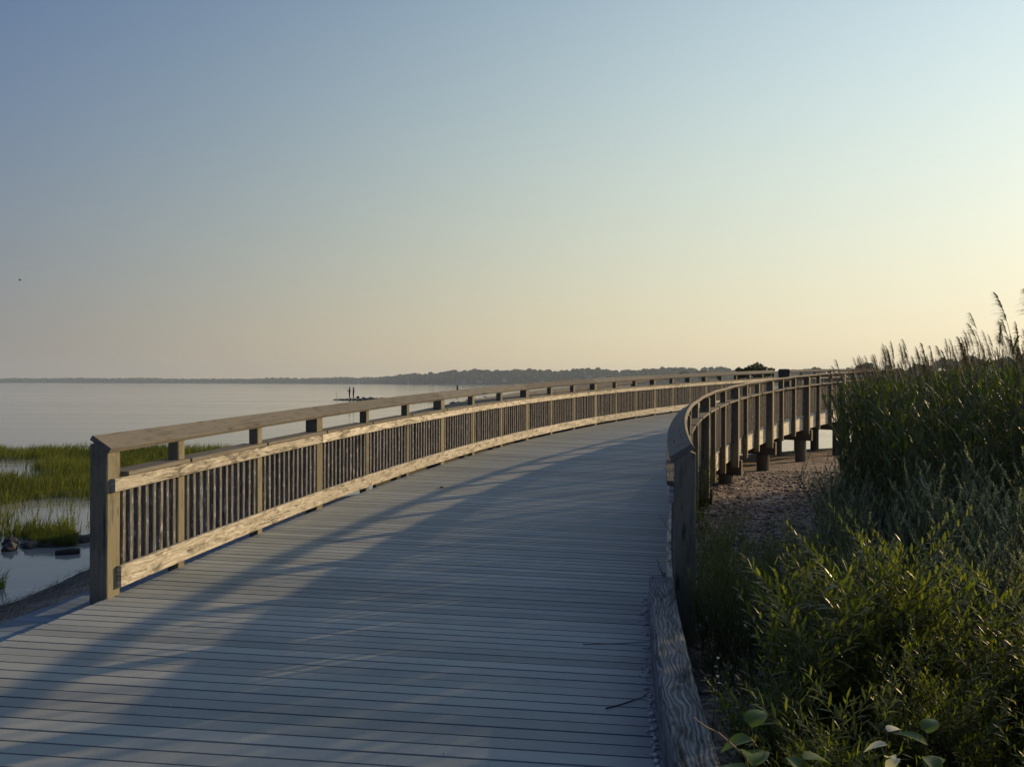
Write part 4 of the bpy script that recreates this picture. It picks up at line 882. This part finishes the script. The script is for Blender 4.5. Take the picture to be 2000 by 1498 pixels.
for i in range(7):
    a = rnd.uniform(0, 6.28); p.shoot((rnd.uniform(-.03, .03), rnd.uniform(-.05, .05), 0), (math.cos(a) * .3 - 0.15, math.sin(a) * .3, 1), rnd.uniform(0.12, 0.26), 10, 0.04, 0.016, 0.9, 0.2)
o = p.build('small_weed', M['feather'], 'small leafy weed pushing through the deck edge under the right railing', 'weed', None); o.location = tuple(P(0.9, DECK_W - 0.03, 0.02))

# reeds: one long-leaved stalk, with or without a plume
def reed(plume=True, H_=2.2, bend=0.12, az=None):
    p = Plant(); pl = MB()
    az = rnd.uniform(2.4, 3.9) if az is None else az; bx, by = math.cos(az) * bend, math.sin(az) * bend
    f = lambda t: Vector((bx * t * t * H_, by * t * t * H_, H_ * t)); pts = [f(i / 8) for i in range(9)]
    tube(p.stem, pts, [0.0055 * (1 - 0.7 * i / 8) for i in range(9)], 5, capend=False)
    for i in range(13):
        t = 0.16 + 0.78 * i / 13 + rnd.uniform(-.02, .02); c = f(t); a = (i % 2) * 3.14 + az + 1.5 + rnd.uniform(-.8, .8); an = rnd.uniform(0.35, 0.75)
        d = Vector((math.cos(a) * math.sin(an), math.sin(a) * math.sin(an), math.cos(an))); L = rnd.uniform(0.32, 0.55) * (1 - 0.35 * t); wl = rnd.uniform(0.018, 0.03); dr = rnd.uniform(0.3, 0.9); tn = rnd.random()
        side, up = orth(d); b = len(p.V); k = 5
        for q in range(k + 1):
            tt = q / k; cc = c + d * L * tt + Vector((0, 0, -dr * L * tt ** 2.4)); ww = wl * (min(1, 0.35 + tt * 2.5) * (1 - tt ** 2)) / 2; p.V += [cc - side * ww, cc + side * ww]
        for q in range(k): p.F.append((b + 2 * q, b + 2 * q + 1, b + 2 * q + 3, b + 2 * q + 2)); p.T.append(tn)
    if plume:
        tip = f(1.0); dd = (f(1.0) - f(0.9)).normalized()
        for i in range(95):
            t = rnd.random() ** 0.8; c = tip + dd * (t * 0.30) + Vector((bx, by, -0.4)) * (0.16 * t * t); a = rnd.uniform(0, 6.28); e1, e2 = orth(dd); an = 0.25 + 0.3 * rnd.random()
            d = (dd * math.cos(an) + (e1 * math.cos(a) + e2 * math.sin(a)) * math.sin(an) + Vector((bx, by, 0)).normalized() * 0.6).normalized(); p.leaf(c, d, rnd.uniform(0.06, 0.17) * (1.1 - t * 0.8), 0.0075, 0.6, rnd.random(), True)
    return p
def reed_obj(p): return p.build('reed', M['reed_leaf'], 'x', 'reed', 'plumed reeds standing out above the reed bed', M['reed_stem'], M['reed_dry'], 'plume')
# (plume tip pixel x, y, distance): the single reeds that stand against the sky
tips = [(1640, 697, 9.5, 'leftmost reed, its drooping plume alone above the railing'), (1655, 708, 9.3, 'short thin reed right beside the leftmost plume'), (1722, 676, 8.8, 'reed with an arching plume at the left shoulder of the bed'),
        (1748, 690, 9.2, 'short reed right of the arching plume'), (1780, 655, 8.4, 'reed with a slim dark upright plume, first tall one from the left'), (1800, 664, 8.6, 'reed leaning right next to the slim dark plume'), (1812, 668, 8.0, 'reed with a curled plume in the middle of the skyline'),
        (1832, 680, 8.3, 'low reed plume in the dip of the skyline'), (1850, 668, 8.0, 'reed with a straight thin plume after the dip'), (1858, 676, 7.8, 'reed with a bent feathery plume after the dip'), (1874, 662, 7.6, 'pale reed plume before the tall group'),
        (1903, 618, 7.2, 'tall reed with a wide drooping plume, first of the tall group'), (1921, 600, 7.0, 'tall reed with a narrow spire plume'), (1935, 622, 7.3, 'reed with a dense dark plume low in the tall group'), (1948, 618, 6.8, 'reed with twin thin spikes in the tall group'),
        (1956, 610, 7.0, 'reed with a straight spike right of the twin spikes'), (1972, 615, 6.9, 'reed with a feathered brown plume near the right edge'), (1986, 562, 6.6, 'highest reed spire at the right edge'), (1998, 552, 6.5, 'reed cut by the right frame edge'), (1990, 605, 6.8, 'pinkish reed plume below the highest spire'), (1766, 700, 9.0, 'reed with pale leaves under the first tall plume'), (1890, 650, 7.5, 'reed with a fresh thin plume left of the tall group')]
protosR = [reed_obj(reed(True, 2.0, b_, a_)) for b_, a_ in ((0.10, 3.0), (0.16, 3.4), (0.06, 2.6), (0.12, 0.6))]
used = set()
for i, (tx, ty, Yd, lab) in enumerate(tips):
    pr = protosR[i % 4]; o = pr if i < 4 else copy_tree(pr)
    x = px2(tx, Yd); zt = EYE + (748.5 - ty) / 1500 * Yd; gz = GZ(x, Yd); k = (zt - gz) / 2.26
    o.location = (x + 0.2 * k, Yd, gz); o.scale = (k, k, k); o.rotation_euler = (0, 0, rnd.uniform(-.4, .4)); o['label'] = lab
# the bed: reeds in one mass
RV, RF, RT, SVv, SFf, STt, PVv, PFf, PTt = [], [], [], [], [], [], [], [], []
vars_ = [reed(k % 9 == 4, 2.0, rnd.uniform(0.03, 0.18)) for k in range(9)]
def arr(p): 
    return (np.array([tuple(v) for v in p.V]), np.array(p.F), np.array(p.T)), (np.array(p.stem.v), np.array(p.stem.f)), ((np.array([tuple(v) for v in p.SV]), np.array(p.SF), np.array(p.ST)) if p.SF else None)
va = [arr(p) for p in vars_]; nR = nS = nP = 0
sky_x = [1640, 1680, 1720, 1760, 1800, 1850, 1890, 1930, 1960, 2000, 2300]; sky_y = [745, 728, 712, 702, 696, 690, 688, 680, 674, 668, 650]
for i in range(1700):
    Yd = rnd.uniform(5.8, 15.0); pxx = rnd.uniform(1625, 2350)
    if pxx < 1630 + (11.5 - min(11.5, Yd)) * 20 or (Yd > 11.5 and pxx < 1655 + (Yd - 11.5) * 25): continue
    x = px2(pxx, Yd); gz = GZ(x, Yd); ty = np.interp(pxx, sky_x, sky_y) + rnd.uniform(-6, 40); zt = EYE + (748.5 - ty) / 1500 * Yd; k = max(0.5, (zt - gz) / 2.05)
    (lv, lf, lt), (sv2, sf2), pl_ = va[i % 9]; a = rnd.uniform(-0.9, 0.9); Rm = np.array([[math.cos(a), -math.sin(a), 0], [math.sin(a), math.cos(a), 0], [0, 0, 1]]) * k; off = np.array([x, Yd, gz])
    RV.append(lv @ Rm.T + off); RF.append(lf + nR); nR += len(lv); RT.append(np.clip(lt * 0.7 + rnd.uniform(0, 0.3), 0, 1)); SVv.append(sv2 @ Rm.T + off); SFf.append(sf2 + nS); nS += len(sv2); STt.append(np.full(len(sf2), rnd.random()))
    if pl_ is not None: PVv.append(pl_[0] @ Rm.T + off); PFf.append(pl_[1] + nP); nP += len(pl_[0]); PTt.append(pl_[2])
for i in range(130):
    Yd = rnd.uniform(7.5, 11.2); pxx = rnd.triangular(1632, 1790, 1730); x = px2(pxx, Yd); gz = GZ(x, Yd); ty = np.interp(pxx, [1640, 1675, 1775], [740, 712, 690]) + abs(rnd.gauss(0, 14)); zt = EYE + (748.5 - ty) / 1500 * Yd; k = max(0.5, (zt - gz) / 2.05)
    (lv, lf, lt), (sv2, sf2), pl_ = va[i % 9]; a = rnd.uniform(-0.9, 0.9); Rm = np.array([[math.cos(a), -math.sin(a), 0], [math.sin(a), math.cos(a), 0], [0, 0, 1]]) * k; off = np.array([x, Yd, gz])
    RV.append(lv @ Rm.T + off); RF.append(lf + nR); nR += len(lv); RT.append(np.clip(lt * 0.7 + rnd.uniform(0, 0.3), 0, 1)); SVv.append(sv2 @ Rm.T + off); SFf.append(sf2 + nS); nS += len(sv2); STt.append(np.full(len(sf2), rnd.random()))
bed = empty('reed_bed', (px2(1850, 8), 8, 0)); tag(bed, 'dense dark green reed bed filling the right side behind the shrubs', 'reeds', kind='stuff')
for nm, vv_, ff_, tt_, m_ in (('leaves', RV, RF, RT, M['reed_leaf']), ('stems', SVv, SFf, STt, M['reed_stem']), ('plumes', PVv, PFf, PTt, M['reed_dry'])):
    o = np_mesh(nm, np.concatenate(vv_) - np.array(bed.location), np.concatenate(ff_), m_, bed, np.concatenate(tt_)); o['kind'] = 'stuff'
print('reeds', len(RV))

# low undergrowth that hides the soil between the shrubs
n = 26000; Yv = npr.uniform(1.2, 9.5, n); lo = np.interp(Yv, [1.2, 3.0, 4.6, 6, 8, 9.5], [0.95, 1.0, 1.9, 2.4, 3.3, 4.1]); Xv = lo + npr.uniform(0, 1, n) ** 1.3 * (0.72 * Yv + 0.5 - lo + 0.3).clip(0.3)
m_ = (Xv > lo + 0.12 * gnoise(Yv * 3, Xv * 3)); Xv, Yv = Xv[m_], Yv[m_]; n = len(Xv)
pos = np.stack([Xv, Yv, ground_z(Xv, Yv) - 0.02], 1)
V, F, T = blades(pos, npr.uniform(0.12, 0.42, n), npr.uniform(0.008, 0.016, n), 0.9, npr.uniform(0, 0.8, n))
o = np_mesh('undergrowth', V, F, M['feather'], tint=T); tag(o, 'dark low undergrowth under the shrubs and reeds on the right', 'undergrowth', kind='stuff')
n = 1500; Xv = npr.uniform(0.95, 1.5, n); Yv = npr.uniform(1.5, 5.2, n); Xv = Xv + (Yv - 3) * 0.13; pos = np.stack([Xv, Yv, ground_z(Xv, Yv) - 0.02], 1)
V, F, T = blades(pos, npr.uniform(0.06, 0.25, n), npr.uniform(0.005, 0.011, n), 0.9, npr.uniform(0, 0.7, n))
o = np_mesh('undergrowth', V, F, M['feather'], tint=T); tag(o, 'thin low weeds and grass along the outside of the timber kerb', 'undergrowth', kind='stuff')

# vine sprig with broad leaves, bare twig and white petals at the bottom edge
def broad(px, py, Y, label, n=5, L=0.06, m=None, name='vine_sprig', cat='vine', spread=0.8):
    p = Plant(); z = EYE - (py - 748.5) / 1500 * Y; x = px2(px, Y)
    pts = p.shoot((0, 0, -0.35), (0.05, 0.05, 1), 0.36, 0, .1, .1, 1, 0)
    for i in range(n):
        a = i * 2.1 + rnd.random(); d = Vector((math.cos(a) * spread, math.sin(a) * spread, rnd.uniform(-0.1, 0.7))).normalized(); p.leaf(pts[-1] - Vector((0, 0, 0.03 * i)), d, L * rnd.uniform(0.8, 1.3), L * 0.62, 0.35, rnd.random(), fold=0.35)
    o = p.build(name, m or M['broad'], label, cat, None); o.location = (x, Y, z); return o
broad(1480, 1440, 1.75, 'broad-leaved vine sprig at the bottom, left of the white petals', 7, 0.085)
broad(1545, 1490, 1.7, 'low broad-leaved sprig at the very bottom edge', 6, 0.07)
broad(1790, 1440, 1.9, 'broad-leaved sprig right beside the white petals', 6, 0.07)
broad(1710, 1428, 1.8, 'backlit white petals low among the bright shrubs', 5, 0.045, M['petal'], 'white_flower', 'flower', 0.6)
broad(1393, 1290, 2.9, 'small pale withered flower head beside the kerb', 6, 0.02, M['petal'], 'withered_flower', 'flower')
mb = MB(); q = [(px2(x_, 1.7), 1.7 + 0.02 * i, EYE - (y_ - 748.5) / 1500 * 1.7) for i, (x_, y_) in enumerate([(1355, 1398), (1385, 1425), (1415, 1445), (1445, 1475), (1480, 1510), (1500, 1600)])]
tube(mb, q, [0.001, 0.0018, 0.0022, 0.0025, 0.003, 0.003], 6); tube(mb, [q[2], (q[2][0] + .004, q[2][1], q[2][2] + .022)], [0.0015, 0.0008], 5); tube(mb, [q[1], (q[1][0] - .012, q[1][1], q[1][2] + .004)], [0.0015, 0.0008], 5)
tw = mb.build('bare_twig', M['twig'], loc=q[0]); tag(tw, 'bare curved twig poking up in front of the kerb at the bottom', 'twig')

# ------------------------------------------------------------------ haze
hz = MB(); a = (-4000, -250, -3.8); b = (4000, 3700, 75)
c8 = [(a[0], a[1], a[2]), (b[0], a[1], a[2]), (b[0], b[1], a[2]), (a[0], b[1], a[2]), (a[0], a[1], b[2]), (b[0], a[1], b[2]), (b[0], b[1], b[2]), (a[0], b[1], b[2])]
bmm = bmesh.new(); vsx = [bmm.verts.new(c_) for c_ in c8]
for f in ((0, 3, 2, 1), (4, 5, 6, 7), (0, 1, 5, 4), (1, 2, 6, 5), (2, 3, 7, 6), (3, 0, 4, 7)): bmm.faces.new([vsx[i] for i in f])
me = bpy.data.meshes.new('haze'); bmm.to_mesh(me); bmm.free()
hm = bpy.data.materials.new('haze_air'); hm.use_nodes = True; ht = hm.node_tree; ht.nodes.clear(); ho = ht.nodes.new('ShaderNodeOutputMaterial'); pv = ht.nodes.new('ShaderNodeVolumePrincipled')
pv.inputs['Color'].default_value = (0.70, 0.85, 1.0, 1); pv.inputs['Density'].default_value = 0.00017; pv.inputs['Anisotropy'].default_value = 0.2
ht.links.new(pv.outputs[0], ho.inputs['Volume']); me.materials.append(hm)
ho_ = bpy.data.objects.new('haze', me); col.objects.link(ho_); ho_['kind'] = 'stuff'; ho_['label'] = 'pale evening haze over the water'
